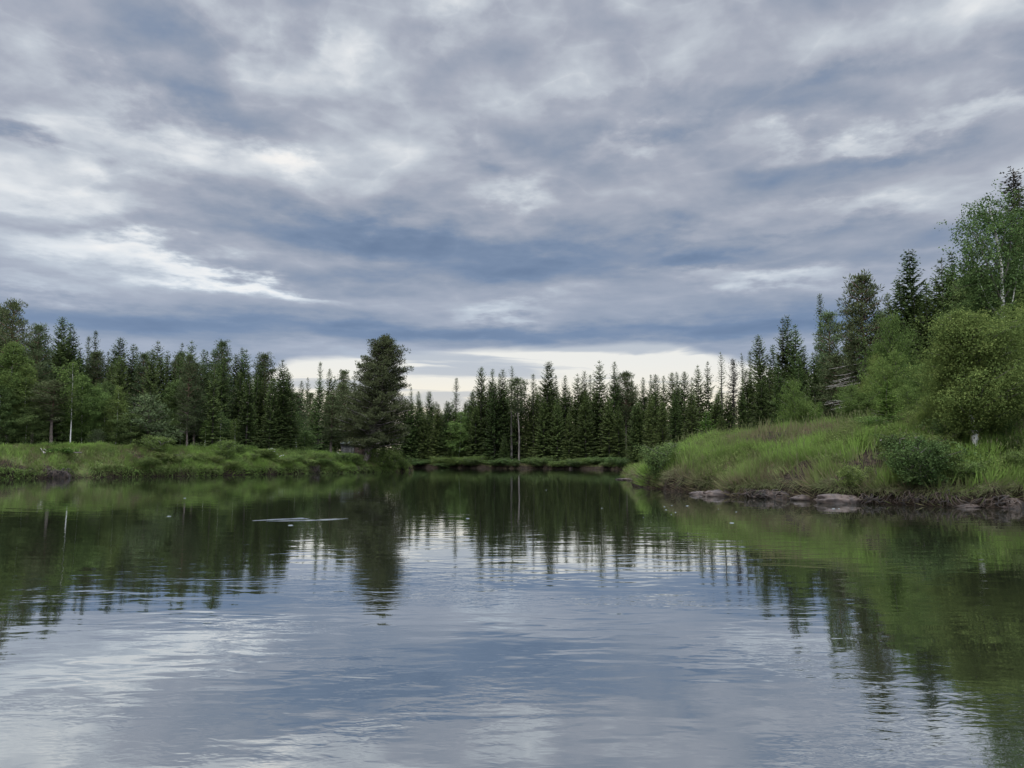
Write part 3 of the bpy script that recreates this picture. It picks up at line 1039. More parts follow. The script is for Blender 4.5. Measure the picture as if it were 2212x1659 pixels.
def below(k, px, low):
    best = sorted(SKYL, key=lambda a: abs(a[0] - px))
    for how in ('low' if low else 'half hidden', 'deep' if low else 'dim'):
        for ref in best[:4]:
            side = 'below' if abs(ref[0] - px) < 8 else ('left below' if px < ref[0] else 'right below')
            lab = "%s %s, %s the %s" % (how, SHORT[CAT[k[0]]], side, ref[1])
            if lab in SEEN:
                lab = "%s %s, %s the %s" % (how, WORD[k].replace(' spruce', '').split()[-1] + ' ' + CAT[k[0]], side, ref[1])
            if lab not in SEEN:
                SEEN.add(lab)
                return lab
    return lab


for n, (k, px, py, Y, w) in enumerate(sorted(LEFT, key=lambda a: a[1])):
    tree(k, px, py, Y, w, "%s, %s treetop from the left edge along the left wood" % (WORD[k], ORD[n]), 'treetops of the left bank wood')
for n, (k, px, py, Y, w) in enumerate(sorted(MID, key=lambda a: -a[1])):
    tree(k, px, py, Y, w, "distant %s, %s treetop left of the lone big pine" % (WORD[k], ORD[n]), 'distant treetops left of the big pine')
for n, (k, px, py, Y, w) in enumerate(sorted(CEN, key=lambda a: a[1])):
    tree(k, px, py, Y, w, "%s, %s treetop right of the lone big pine" % (WORD[k], ORD[n]), 'treetops across the river')
for n, (k, px, py, Y, w) in enumerate(sorted(RGT, key=lambda a: -a[1])):
    tree(k, px, py, Y, w, "%s, %s treetop left of the red-stemmed pine" % (WORD[k], ORD[n]), 'treetops behind the grassy point')
for n, (k, px, py, Y, w) in enumerate(sorted(FAR_R, key=lambda a: a[1])):
    tree(k, px, py, Y, w, "%s, %s treetop right of the red-stemmed pine" % (WORD[k], ORD[n]), 'treetops behind the right bank birches')

# ------------------------------------------------------------------ second row: trees in front of the skyline, each its own label
FRONT = [
    ('B2', 26, 745, 66, 105, "broad light green birch under the rounded pine at the far left"),
    ('B0', 62, 790, 66, 70, "light green birch right below the leftmost broad birch"),
    ('D0', 5, 835, 64, 70, "dusky green birch at the left picture edge, low in front"),
    ('p0', 117, 824, 64.5, 84, "low pine with a straight bare stem standing on the left meadow"),
    ('B3', 159, 784, 65.5, 62, "pale green birch with a white stem at the left meadow edge"),
    ('B2', 185, 815, 69, 80, "broad pale birch just right of the white-stemmed meadow birch"),
    ('B1', 257, 835, 70, 40, "slim yellowish birch rising between two dark pines of the left wood"),
    ('D0', 230, 827, 72, 52, "dusky birch just left of the slim yellowish one"),
    ('q0', 325, 862, 67.5, 112, "big round bushy pine on the left meadow"),
    ('q0', 212, 930, 65, 34, "knee-high young pine under the left birches"),
    ('D0', 285, 895, 68, 66, "dusky bush-like birch left of the round bushy pine"),
    ('D0', 394, 821, 80, 74, "dusky tall birch right of the round bushy pine"),
    ('D0', 425, 850, 82, 60, "dusky birch, second to the right of the round bushy pine"),
    ('B3', 446, 908, 73, 26, "small bright birch by the crest of the left bank"),
    ('B1', 462, 885, 78, 30, "slim birch behind the small bright one on the left crest"),
    ('D1', 480, 890, 79, 34, "dusky thin birch in a row of thin stems, left end"),
    ('B3', 508, 905, 78, 24, "thin pale-stemmed birch in the row, mid left wood"),
    ('B3', 539, 903, 78, 28, "thin pale-stemmed birch, right of its thin neighbour"),
    ('D0', 600, 905, 86, 60, "dusky low birch right of the twin pale pine stems"),
    ('D1', 643, 893, 86, 40, "dusky thin birch near the right end of the left wood"),
    ('D0', 660, 930, 88, 50, "low dark birch at the right end of the left wood"),
    ('s1', 690, 815, 101, 70, "dense spruce directly behind the small shed's left side"),
    ('p1', 742, 830, 99, 70, "dense pine rising straight above the small shed"),
    ('p2', 716, 855, 96, 60, "shaggy pine just left of the small shed"),
    ('D0', 60, 880, 64, 60, "dusky birch low behind the left bank's root bank"),
    ('p2', 640, 850, 95, 60, "shaggy pine filling the right end of the left wood"),
    # across the river
    ('s4', 947, 873, 125.5, 44, "olive spruce behind the small pointed front spruce"),
    ('s5', 947, 893, 124, 46, "small pointed olive spruce at the far water's edge, leftmost"),
    ('B1', 992, 890, 123, 50, "olive birch with leaning white stem at the far bank"),
    ('s4', 1026, 878, 120.5, 50, "olive spruce just right of the leaning white birch stem"),
    ('s5', 1090, 936, 118, 66, "low wide olive spruce left of the straight bare pine stem"),
    ('s4', 1174, 858, 117.5, 54, "olive spruce under the widest far treetop"),
    ('s5', 1203, 858, 116.5, 56, "olive spruce right beside the one under the widest treetop"),
    ('s4', 1264, 843, 115, 58, "tallest olive spruce of the far front row"),
    ('s5', 1228, 880, 115.5, 44, "lower olive spruce left of the tallest front one"),
    ('s5', 1316, 858, 114, 62, "broad olive spruce in the far front row, right of the tallest"),
    ('s4', 1336, 876, 113, 48, "olive spruce, last of the far front row before the dark gap"),
    ('s4', 1376, 872, 108, 52, "olive spruce standing behind the tip of the grassy point"),
    ('s5', 1408, 850, 106, 60, "olive spruce behind the grassy point, left of centre"),
    ('s4', 1430, 868, 102, 50, "olive spruce behind the willow of the grassy point"),
    ('s5', 1459, 850, 98, 60, "tall olive spruce behind the grassy point's long slope"),
    ('s0', 1492, 850, 92, 56, "dark spruce rooted behind the long grassy slope"),
    ('y1', 1525, 886, 70, 62, "green young spruce peeping over the long grassy slope"),
    ('s4', 1558, 898, 72, 50, "olive spruce low behind the grassy slope"),
    ('s0', 1545, 850, 82, 52, "dark spruce below the sparse thin treetop"),
    ('s5', 1600, 835, 76, 60, "broad dark-olive spruce left of the rounded yellow birch"),
    ('s0', 1640, 820, 72, 66, "dark spruce base filling left of the rounded yellow birch"),
    ('s1', 1680, 790, 68, 70, "dark wide spruce behind the rounded yellow birch"),
    ('s2', 1715, 775, 66, 60, "dark spruce behind the rounded yellow birch's right side"),
    ('s1', 1755, 760, 62, 70, "dark spruce below the lichened thin spire"),
    ('R1', 1724, 822, 50, 84, "rounded yellow-green birch alone on the grassy crest"),
    ('y0', 1773, 868, 47, 26, "tiny pointed spruce on the crest beside the rounded birch"),
    ('p2', 1800, 770, 56, 90, "dark shaggy pine left of the bare dead branches"),
    ('p1', 1895, 680, 58, 80, "dark pine right of the red-stemmed pine"),
    ('R0', 1912, 688, 45, 112, "rounded light green birch right of the red-stemmed pine"),
    ('R1', 1884, 768, 42, 66, "yellow-green birch under the red pine stem"),
    ('R1', 1926, 762, 40.5, 100, "yellow-green birch with upright shoots, mid right bank"),
    ('R0', 1850, 835, 41, 90, "low light green birch on the crest near the dead branches"),
    ('R0', 1985, 790, 39, 110, "light green birch between the yellow ones and the big front birch"),
    ('R1', 1958, 835, 37, 96, "brownish yellow-green bushy birch above the young spruce"),
    ('y0', 1912, 822, 34, 78, "bright green young spruce on the right bank slope"),
    ('y1', 1878, 905, 32.5, 56, "small wide young spruce left of the bright green one"),
    ('s1', 1925, 650, 56, 90, "dark spruce close behind the rounded light green birch"),
    ('s0', 1982, 628, 54, 80, "dark spruce tucked right of the tall lone spire behind the birches"),
    ('s1', 2016, 596, 52, 90, "dark spruce left of the third-highest spire of the right wood"),
    ('s0', 2056, 582, 50, 90, "dark spruce right of the third-highest spire of the right wood"),
    ('s1', 2100, 545, 48, 100, "dark spruce close behind the airy forked birch"),
    ('s1', 1838, 690, 58, 80, "dark spruce behind the left side of the red-stemmed pine"),
    ('s1', 1950, 690, 52, 90, "dark spruce behind the rounded light birch"),
    ('s0', 2000, 640, 48, 100, "dark spruce filling the gap above the right birches"),
    ('s5', 2045, 600, 46, 100, "green spruce left behind the tall forked birch"),
    ('D0', 2066, 670, 42, 110, "dusky tall birch left of the forked white stem"),
    ('D0', 2110, 590, 42, 130, "dusky tall birch just behind the forked white stem"),
    ('D0', 2195, 560, 40, 110, "dusky birch right of the forked white stem"),
    ('s1', 2205, 500, 39, 110, "dark spruce in front of the tallest spire"),
    ('R1', 2130, 745, 33, 110, "yellow-green birch below the forked white stem"),
    ('R1', 2200, 672, 31.5, 130, "yellow-green birch at the right picture edge"),
    ('R0', 2215, 780, 29.5, 110, "light green birch low at the right picture edge"),
    ('R0', 2045, 770, 31.5, 96, "leafy light green birch merging into the big front birch's left side"),
    ('D0', 2180, 800, 30.0, 80, "dusky green birch close right of the big front birch"),
    ('R1', 2010, 850, 31.0, 70, "small yellow-green birch low left of the big front birch"),
    ('B2', 2235, 620, 34, 150, "light green birch cut by the right picture edge"),
]
for (k, px, py, Y, w, lab) in FRONT:
    tree(k, px, py, Y, w, lab)


# ------------------------------------------------------------------ trees deeper in the woods
def fill(xs, ys, Ys, kinds, n, label, group, wid=(40, 60)):
    for i in range(n):
        k = kinds[rng.integers(len(kinds))]
        px = xs[0] + (xs[1] - xs[0]) * (i + rng.random()) / n
        Y = Ys[0] + (Ys[1] - Ys[0]) * rng.random()
        py = np.interp(px, *ys) + rng.random() * 40
        tree(k, px, py, Y, wid[0] + (wid[1] - wid[0]) * rng.random(), below(k, px, label.startswith('low')), group)


fill((-60, 640), ([-60, 0, 100, 200, 400, 640], [695, 704, 735, 752, 752, 800]), (74, 94), ['s0', 's1', 'p1', 's2', 's1', 's3'], 68,
     "dark conifer half hidden inside the left bank wood", 'conifers inside the left wood', (50, 74))
fill((640, 800), ([640, 800], [840, 840]), (132, 146), ['s0', 's2', 'p2'], 10,
     "dark conifer half hidden in the distance behind the shed", 'conifers behind the shed', (36, 50))
fill((870, 1380), ([870, 1000, 1050, 1380], [852, 860, 822, 824]), (121, 138), ['s0', 's1', 's1', 's3'], 80,
     "dark conifer half hidden inside the wood across the river", 'conifers inside the wood across the river', (50, 66))
fill((1370, 1560), ([1370, 1560], [840, 835]), (104, 120), ['s0', 's1', 's2'], 18,
     "dark conifer half hidden behind the grassy point", 'conifers inside the wood behind the point', (44, 58))
fill((1540, 1800), ([1540, 1640, 1800], [845, 780, 740]), (76, 92), ['s0', 's1', 's2'], 20,
     "dark conifer half hidden behind the right bank crest", 'conifers inside the wood behind the crest', (54, 74))
fill((1800, 2300), ([1800, 1960, 2300], [740, 690, 560]), (56, 72), ['s0', 's1', 's2', 'D0'], 18,
     "dark tree half hidden behind the right bank birches", 'trees inside the right wood', (70, 110))


fill((780, 930), ([780, 930], [860, 900]), (130, 150), ['s1', 's4', 's0'], 12, 'low', 'low spruces behind the lone pine', (44, 60))
fill((-40, 660), ([-40, 660], [870, 900]), (90, 100), ['s1', 's4'], 16, "low dark spruce deep inside the left wood", 'low spruces inside the left wood', (70, 90))
fill((880, 1400), ([880, 1400], [905, 900]), (127, 150), ['s1', 's0'], 26, "low dark spruce deep in the wood across the river", 'low spruces across the river', (50, 70))
fill((1400, 1800), ([1400, 1800], [890, 860]), (90, 118), ['s1', 's0'], 14, "low dark spruce deep behind the grassy point", 'low spruces behind the point', (60, 80))


# ------------------------------------------------------------------ the single big trees
def lone_pine():
    Y = 87.0
    b = hit(791, 997, 60)
    Y = b[1]
    tip = at(834, 725, Y)
    g = gz(b[0], Y)
    H = tip[2] - g
    # crown half width by height, a broad column tapering to a blunt top
    p = pine(H, [(0, 1.0), (.15, 1.2), (.35, 1.12), (.5, .95), (.7, .72), (.8, .60), (.9, .42), (1, .06)], 3.7, 1.7, 240, 36, lean=(tip[0] - b[0], .3),
             ln=.25, crad=.38, bark='greybark', tr=.33, up=.15, per=1.3, bend=.75, mat='lonepine')
    del p['H'], p['R']
    p.location = (b[0], Y, g - .1)
    tag(p, "big lone dense pine leaning over the left bank's tip beside the shed", 'pine')


lone_pine()


def red_pine():
    Y = 50.0
    tip = at(1858, 592, Y)
    g = gz(tip[0], Y)
    H = tip[2] - g
    p = pine(H, [(0, .75), (.25, 1.0), (.5, 1.0), (.7, .8), (.88, .55), (1, .22)], 1.95, H * .34, 74, 40, ln=.24, crad=.38, tr=.17, up=.22, per=1.1)
    del p['H'], p['R']
    p.location = (tip[0] + .2, Y, g - .1)
    tb = Tubes()
    for i in range(16):
        z = H * (.30 + .25 * rng.random())
        a = math.pi + rng.normal(0, .45)
        L = 1.5 + 1.5 * rng.random()
        s = np.linspace(0, 1, 6)
        dz = -.15 - .15 * rng.random()
        P = np.c_[L * s * math.cos(a), L * s * math.sin(a) - .5 * s, z + L * (dz * s + .05 * s ** 2) + rng.normal(0, .02, 6)]
        tb.add(P, np.linspace(.045, .010, 6), 4)
        for q in range(3):
            j = 2 + q
            tb.add([P[j], P[j] + rng.normal(0, .22, 3) + [0, -.05, -.05]], [.012, .005], 3)
    d = link('dead_branch', tb.mesh('dead_branch'), M['deadwood'], p)
    d['label'] = "bare grey dead branches on the left of the stem"
    tag(p, "red-stemmed pine with bare grey lower branches on the right bank", 'pine')


red_pine()


def forked_birch():
    Y = 36.5
    g0 = at(2169, 720, Y)
    gx = g0[0]
    g = gz(gx, Y)
    tip = at(2134, 425, Y)
    H = tip[2] - g
    root = empty('birch_tree', (gx, Y, g - .1))
    tb, br, K = Tubes(), Tubes(), Kites()
    def loc(px, py, dy=0.0):
        a = at(px, py, Y + dy)
        return a - np.array([gx, Y, g - .1])
    stem = [np.array([0.05, 0, 0]), loc(2170, 800), loc(2168, 713), loc(2165, 640), loc(2163, 572), loc(2152, 510), loc(2140, 460), loc(2134, 425)]
    tb.add(stem, [.15, .12, .10, .085, .07, .045, .025, .01], 8)
    main = [(stem, [.15, .01])]
    lim = [[(2168, 690), (2150, 672), (2134, 652), (2118, 615), (2104, 570)], [(2168, 705), (2180, 672), (2188, 648), (2196, 600), (2203, 560)],
           [(2166, 660), (2152, 622), (2140, 590), (2120, 540), (2100, 500)], [(2164, 620), (2178, 570), (2184, 520), (2188, 475)],
           [(2163, 590), (2146, 560), (2128, 530), (2108, 500), (2096, 490)], [(2160, 560), (2170, 500), (2166, 460)], [(2150, 505), (2132, 480), (2115, 462)],
           [(2166, 650), (2190, 610), (2212, 580)], [(2168, 690), (2132, 665), (2108, 645)], [(2164, 600), (2130, 600), (2092, 590)]]
    for q, L in enumerate(lim):
        dy = rng.normal(0, .8)
        P = np.array([loc(a, b, dy * i / len(L)) for i, (a, b) in enumerate(L)])
        (tb if q < 2 else br).add(P, np.linspace(.050, .010, len(P)), 6)
        main.append((P, None))
    C = []
    for P, _ in main:
        P = np.array(P)
        n = 80
        s = rng.uniform(.35, 1.0, n) * (len(P) - 1)
        i = np.minimum(s.astype(int), len(P) - 2)
        f = (s - i)[:, None]
        c = P[i] * (1 - f) + P[i + 1] * f
        o = rng.normal(size=(n, 3)) * [.40, .6, .34]
        c2 = c + o
        for k in range(0, n, 6):
            br.add([c[k], (c[k] + c2[k]) / 2 + [0, 0, .08], c2[k]], [.012, .008, .004], 3)
        C.append(c2)
    # dense lower crown
    n = 300
    c = np.array([loc(2146 + rng.normal(0, 32), 640 + rng.normal(0, 52), abs(rng.normal(0, .9)) + .25) for _ in range(n)])
    C.append(c)
    C = np.concatenate(C)
    leaves(K, C, .13, 17, .105, .45)
    link('trunk', tb.mesh('trunk'), M['birchbark'], root)
    link('branches', br.mesh('branches'), M['bark'], root)
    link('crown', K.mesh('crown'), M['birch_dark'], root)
    tag(root, "tall airy birch with forked white stem above the right bank", 'birch')


forked_birch()


def front_birch():
    b = hit(2119, 984)
    Y = b[1]
    print('front birch', b)
    g = gz(b[0], Y)
    tip = at(2080, 676, Y)
    H = tip[2] - g
    root = broad(H, 2.15, .75, 190, 4.8, 30, .078, sig=.15, prof=[(0, 1.0), (.2, 1.05), (.45, .85), (.65, .85), (.85, .5), (1, .15)], tr=.13, bark='birchwhite', lean=(tip[0] - b[0], .2), up=.75, curve=.25, low=1.0, lump=(.15, 1.55))
    del root['H'], root['R']
    root.location = (b[0], Y, g - .1)
    # broken white foot of the stem that shows below the leaves
    tag(root, "big leafy birch with short white stem foot at the water's right", 'birch')


front_birch()


def spire():
    for (px, py, w, k, lab) in [(2193, 362, 96, 'b0', "tallest brown-coned spire of spruce at the right picture edge"), (2178, 405, 56, 's2', "thin spire of spruce touching the tallest one's left side"),
                                (2222, 430, 80, 's2', "dark spruce cut by the right picture edge behind the spire")]:
        tree(k, px, py, 46 if k != 's2' else 44, w, lab)


spire()


# ------------------------------------------------------------------ bushes
def bush(k, px, py, w, h, label, group=None):
    """bush whose foot is seen at (px, py); w, h in picture px"""
    pr = WIL[k]
    p = hit(px, py)
    Y = p[1]
    sx = w * 1.25 * Y / F / 2 / (META[pr.name]['R'] + .1)
    sz = h * 1.15 * Y / F / META[pr.name]['H']
    inst(pr, (p[0], p[1], p[2] - .06), rng.random() * 6.28, (sx, sx, sz), label, 'bush', group)


bl = []
for px in list(range(310, 728, 21)):
    py = np.interp(px, [300, 790], [1010, 1005]) + rng.uniform(-26, 6)
    bl.append((int(rng.integers(3)), px + rng.uniform(-8, 8), py, rng.uniform(30, 52), rng.uniform(10, 21)))
bl.sort(key=lambda a: a[1])
for n, (k, px, py, w, h) in enumerate(bl):
    bush(k, px, py, w, h, "low willow bush, %s bush rightward along the grassy left bank" % ORD[n], 'bushes on the left bank')
for (k, px, py, w, h, lab) in [
    (2, 822, 1012, 50, 36, "green bush right beside the lone pine's foot"), (0, 845, 1014, 50, 36, "green bush, second to the right of the lone pine's foot"),
    (1, 872, 1014, 36, 22, "low green bush on the very tip of the left bank"), (2, 768, 1006, 34, 22, "dark green bush left of the lone pine's foot, below the shed"),
    (2, 742, 1000, 50, 20, "green bush in front of the small shed"), (0, 336, 978, 66, 34, "dark bush on the crest below the round bushy pine"),
    (1, 244, 962, 30, 16, "tiny bush on the meadow edge under the dusky birch"), (2, 488, 996, 44, 40, "dark upright bush by the bare knob of the left bank"),
    (0, 640, 978, 70, 30, "wide bush on the crest beside the white flowers"), (3, 1430, 1040, 96, 66, "grey-green willow overhanging dark roots at the grassy point"),
    (2, 1380, 1000, 40, 20, "pale green willow behind the sandy spit"), (1, 1470, 985, 80, 26, "low willow on the slope right of the overhanging one"),
    (3, 1990, 1052, 150, 92, "dark willow leaning over the water, right bank"), (2, 1930, 1020, 60, 40, "light green willow left of the dark leaning one"),
    (1, 2090, 1040, 80, 40, "leafy willow under the white birch foot"), (2, 1640, 935, 40, 16, "small herb bush on the long crest"),
    (3, 2060, 960, 110, 50, "dark willow below the big front birch"), (2, 2180, 985, 70, 40, "dark bush right of the white birch foot"),
    (0, 1790, 1010, 60, 26, "small leafy bush on the tall grass slope"), (1, 1850, 1055, 70, 40, "pale olive willow right of the big water rock"),
    (2, 1900, 945, 90, 40, "green bush below the bright young spruce"), (3, 1940, 985, 90, 44, "dense willow on the slope left of the dark leaning one"), (1, 2010, 990, 100, 46, "dense willow above the dark leaning one"),
    (2, 2060, 1030, 60, 50, "upright willow left of the white birch foot"), (3, 2165, 960, 70, 50, "dark willow in the shade right of the white birch foot"),
    (1, 2205, 1020, 60, 36, "grassy willow low at the right picture edge"),
    (1, 1590, 1035, 60, 20, "large-leaved herb clump on the slope above the red slab")]:
    bush(k, px, py, w, h, lab)
fb = []
for px in range(896, 1350, 12):
    fb.append((3 if rng.random() < .75 else int(rng.integers(3)), px + rng.uniform(-6, 6), 1006.5 + rng.uniform(-5, 4), rng.uniform(26, 50), rng.uniform(7, 17)))
for n, (k, px, py, w, h) in enumerate(fb):
    bush(k, px, py, w, h, "low dusky bush, %s bush rightward along the far waterline" % ORD[n], 'bushes along the far bank')


# ------------------------------------------------------------------ grass
def grass(name, x0, x1, y0, y1, n, dmax, hh, ww, dull=0.0, kinder=None, eb=.42):
    x = rng.uniform(x0, x1, n * 4)
    y = rng.uniform(y0, y1, n * 4)
    h, d = ground(x, y)
    ok = (d > .12) & (d < dmax)
    x, y, h, d = x[ok][:n], y[ok][:n], h[ok][:n], d[ok][:n]
    b = bareness(x, y)
    keep = (rng.random(len(x)) > b * .93) & (rng.random(len(x)) < .35 + 1.1 * vnoise(x, y, .8, 31)) 
    x, y, h, d, b = x[keep], y[keep], h[keep], d[keep], b[keep]
    m = len(x)
    big = vnoise(x, y, .22, 41)
    mid = vnoise(x, y, .9, 51)
    sm = vnoise(x, y, 2.8, 61)
    L = hh * (.35 + .5 * mid + .5 * sm) * (.7 + .5 * rng.random(m))
    tuss = (sm - .5) * .65 + (mid - .5) * .45
    tone = .50 + .55 * (big - .45) + tuss + rng.normal(0, .13, m) - dull
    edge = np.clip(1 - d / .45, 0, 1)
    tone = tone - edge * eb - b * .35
    if kinder is not None:
        tone = kinder(x, y, d, h, tone)
    # blades at the edge hang over the water, elsewhere they stand
    gx = (ground(x + .3, y)[1] - ground(x - .3, y)[1])
    gy = (ground(x, y + .3)[1] - ground(x, y - .3)[1])
    outw = -unit(np.c_[gx, gy, 0 * gx])
    D = np.c_[rng.normal(0, .28, m), rng.normal(0, .28, m), np.ones(m)] + outw * (edge * 1.3 + .15)[:, None] + np.c_[0 * x, 0 * x, -edge * .9]
    D = D + np.c_[(vnoise(x, y, .7, 71) - .5) * .8, (vnoise(x, y, .7, 81) - .5) * .8, 0 * x]
    K = Kites()
    w = ww * (.7 + .6 * rng.random(m))
    S = np.c_[np.zeros(m), np.ones(m), np.zeros(m)] + rng.normal(0, .5, (m, 3))
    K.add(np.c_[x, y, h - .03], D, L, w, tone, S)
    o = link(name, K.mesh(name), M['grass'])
    o['kind'] = 'stuff'
    return o


def right_tone(x, y, d, h, t):
    # dry olive turf on the upper crest, fresh green on the slope below it
    crest = np.clip((h - 2.25) / .5, 0, 1)
    fresh = np.exp(-((h - 1.7) / .5) ** 2) * np.clip((x - 8) / 4, 0, 1)
    return t - .03 - .20 * crest + .34 * fresh


tag(grass('grass', 5, 26, 21, 62, 280000, 14, .72, .034, -.02, right_tone), "tall green grass on the steep right bank", 'grass')
tag(grass('grass', -48, -10, 48, 100, 230000, 9, .48, .045, -.05, None, .12), "tussocky green grass on the left bank", 'grass')
tag(grass('grass', -40, 28, 90, 134, 90000, 8, .28, .06, .46, None, .0), "low dusky grass along the far bank", 'grass')  # dull tone also paints in the shaded band at the far waterline
tag(grass('grass', 10, 26, 62, 100, 30000, 8, .45, .04, .2), "dusky grass behind the grassy point", 'grass')


def fringe(name, ia, ib, n, L, w, tone, lab, lo=.18, hi=.8):
    seg = [(SH[i], SH[i + 1]) for i in range(ia, ib)]
    ln = np.array([np.hypot(b[0] - a[0], b[1] - a[1]) for a, b in seg])
    k = rng.choice(len(seg), n, p=ln / ln.sum())
    A = np.array([q[0][:2] for q in seg])[k]
    B = np.array([q[1][:2] for q in seg])[k]
    t = rng.random((n, 1))
    nr = np.c_[-(B - A)[:, 1], (B - A)[:, 0]]
    P = A * (1 - t) + B * t + unit(nr) * rng.uniform(-1.2, 1.2, (n, 1))
    h, d = ground(P[:, 0], P[:, 1])
    ok = (d > lo) & (d < hi) & (vnoise(P[:, 0], P[:, 1], .8, 17) + .25 * rng.random(n) > .38)
    x, y, h, d = P[ok, 0], P[ok, 1], h[ok], d[ok]
    m = len(x)
    gx = ground(x + .3, y)[1] - ground(x - .3, y)[1]
    gy = ground(x, y + .3)[1] - ground(x, y - .3)[1]
    outw = -unit(np.c_[gx, gy, 0 * gx])
    D = outw * 1.0 + np.c_[rng.normal(0, .35, (m, 2)), -.35 + .45 * rng.normal(size=m)]
    K = Kites()
    K.add(np.c_[x, y, h + .04], D, L * (.5 + rng.random(m)), w, tone + rng.normal(0, .12, m) + .25 * (vnoise(x, y, .6, 27) - .5), np.c_[np.zeros((m, 2)), np.ones(m)] + rng.normal(0, .4, (m, 3)))
    o = link(name, K.mesh(name), M['grass'])
    o['kind'] = 'stuff'
    tag(o, lab, 'grass')


NR = len(SH)
i0 = [i for i in range(NR) if abs(SH[i][0] - 8.5) < .01 and abs(SH[i][1] - 54.5) < .01][0]
fringe('dry_grass', i0, i0 + 8, 80000, .36, .016, .12, "dry beige grass hanging over the dark undercut of the right bank")
fringe('hanging_grass', 4, 10, 60000, .55, .035, .5, "green grass hanging down to the water along the left bank", -.0, .6)


def stalks():
    n = 4500
    x = rng.uniform(7, 24, n); y = rng.uniform(24, 56, n)
    h, d = ground(x, y)
    ok = (d > .6) & (d < 12) & (vnoise(x, y, .5, 77) > .42)
    x, y, h = x[ok], y[ok], h[ok]
    m = len(x)
    K = Kites()
    D = np.c_[rng.normal(0, .16, (m, 2)), np.ones(m)]
    L = .75 + .45 * rng.random(m)
    K.add(np.c_[x, y, h], D, L, .012, .08 + .2 * rng.random(m))
    tip = np.c_[x, y, h] + unit(D) * (L * .8)[:, None]
    K.add(tip, D, .20, .035, .05 + .25 * rng.random(m))
    o = link('seed_stalks', K.mesh('seed_stalks'), M['grass'])
    o['kind'] = 'stuff'
    tag(o, "tan seed heads standing above the grass of the right bank", 'grass')


stalks()


def herbs(name, x0, x1, y0, y1, n, dmax, rad, leaf, lab):
    x = rng.uniform(x0, x1, n * 6)
    y = rng.uniform(y0, y1, n * 6)
    h, d = ground(x, y)
    ok = (d > .25) & (d < dmax) & (vnoise(x, y, .55, 91) + .15 * rng.standard_normal(len(x)) > .5) & (bareness(x, y) < .3)
    x, y, h = x[ok][:n], y[ok][:n], h[ok][:n]
    m = len(x)
    K = Kites()
    r_ = rad * (.5 + .9 * rng.random(m))
    k = 44
    o = rng.normal(size=(m, k, 3)) * np.array([.6, .6, .45])
    P = np.stack([x, y, h + r_ * .8], -1)[:, None] + o * r_[:, None, None]
    P[..., 2] = np.maximum(P[..., 2], h[:, None] + .03)
    T = .42 + np.repeat(rng.normal(0, .16, m), k) + rng.normal(0, .1, m * k) + .12 * o[..., 2].ravel()
    K.add(P.reshape(-1, 3), rng.normal(size=(m * k, 3)) + [0, 0, .5], leaf * (.7 + .6 * rng.random(m * k)), leaf * .5, T)
    o = link(name, K.mesh(name), M['willow'])
    o['kind'] = 'stuff'
    tag(o, lab, 'herbs')


herbs('ground_herbs', 5, 24, 21, 62, 3600, 13, .34, .085, "leafy herbs scattered through the tall grass of the right bank")
herbs('ground_herbs', -48, -10, 48, 100, 1300, 7, .36, .12, "leafy herbs scattered over the left bank slope")


# ------------------------------------------------------------------ rocks, sand, roots, dead wood
def rock(px, py, w, d, h, label, layers=0, name='rock', mat='rock', Y=None, rz=0.0):
    p = hit(px, py) if Y is None else at(px, HOR, Y)
    nu, nv = 40, 18
    u = np.linspace(0, 2 * np.pi, nu, endpoint=False)
    v = np.linspace(0, np.pi, nv)
    U, V_ = np.meshgrid(u, v)
    sq = lambda a, e: np.sign(a) * np.abs(a) ** e
    x = sq(np.cos(U), .8) * sq(np.sin(V_), .7)
    y = sq(np.sin(U), .8) * sq(np.sin(V_), .7)
    z = sq(np.cos(V_), .8)
    k = 1 + .35 * (vnoise(x * 2 + px, y * 2 + z * 3, 1.3) - .5) + .18 * (vnoise(x * 5, y * 5 + z * 7 + px, 1.7) - .5)
    x, y, z = x * k * w / 2, y * k * d / 2, z * k * h / 2
    if layers:
        z = z + .03 * h * np.sin(z / h * layers * 6)
        x = x * (1 + .08 * np.sign(np.sin(z / h * layers * 6.3)))
    V3 = np.stack([x, y, z], -1).reshape(-1, 3)
    i = (np.arange(nv - 1)[:, None] * nu + np.arange(nu)[None])
    j = (np.arange(nv - 1)[:, None] * nu + (np.arange(nu)[None] + 1) % nu)
    q = np.stack([i, i + nu, j + nu, j], -1).reshape(-1, 4)
    o = link(name, mesh_np(name, V3, quads=q, smooth=True), M[mat])
    o.location = (p[0], p[1], (max(p[2], 0) if Y is None else 0) + h * .12)
    o.rotation_euler = (0, 0, rz)
    tag(o, label, 'rock')
    return o


rock(1795, 1080, 1.15, 1.0, .50, "largest rounded pinkish rock at the right waterline", 3, Y=27.6)
rock(1832, 1082, .7, .8, .42, "rock touching the right side of the largest rounded one", 2, Y=27.6)
rock(1565, 1066, 1.9, .8, .40, "long layered reddish slab at the waterline of the right bank", 4, Y=32.4)
rock(1512, 1064, .9, .6, .26, "flat reddish stone left of the layered slab", 2, Y=33.6)
rock(1735, 1074, 1.0, .6, .30, "flat reddish stone between layered slab and big rock", 2, Y=29.4)
rock(1390, 1036, 1.6, 1.6, .5, "pale sandy hump beside the overhanging willow", 0, Y=54.0)
rock(1372, 1036, 2.6, 3.0, .16, "flat pale sand spit at the grassy point", 0, Y=57.0)
rock(1235, 1012, .9, .7, .5, "small pale stone at the far waterline", 0, Y=111.6)
rock(2085, 1093, .8, .5, .16, "small flat brown stone under the right bank turf", 2, Y=25.3)
rock(2150, 1094, .9, .5, .2, "flat brown ledge stone near the right picture edge", 3, Y=25.0)
rock(378, 990, .7, .5, .5, "pale grey boulder half hidden on the left bank slope")
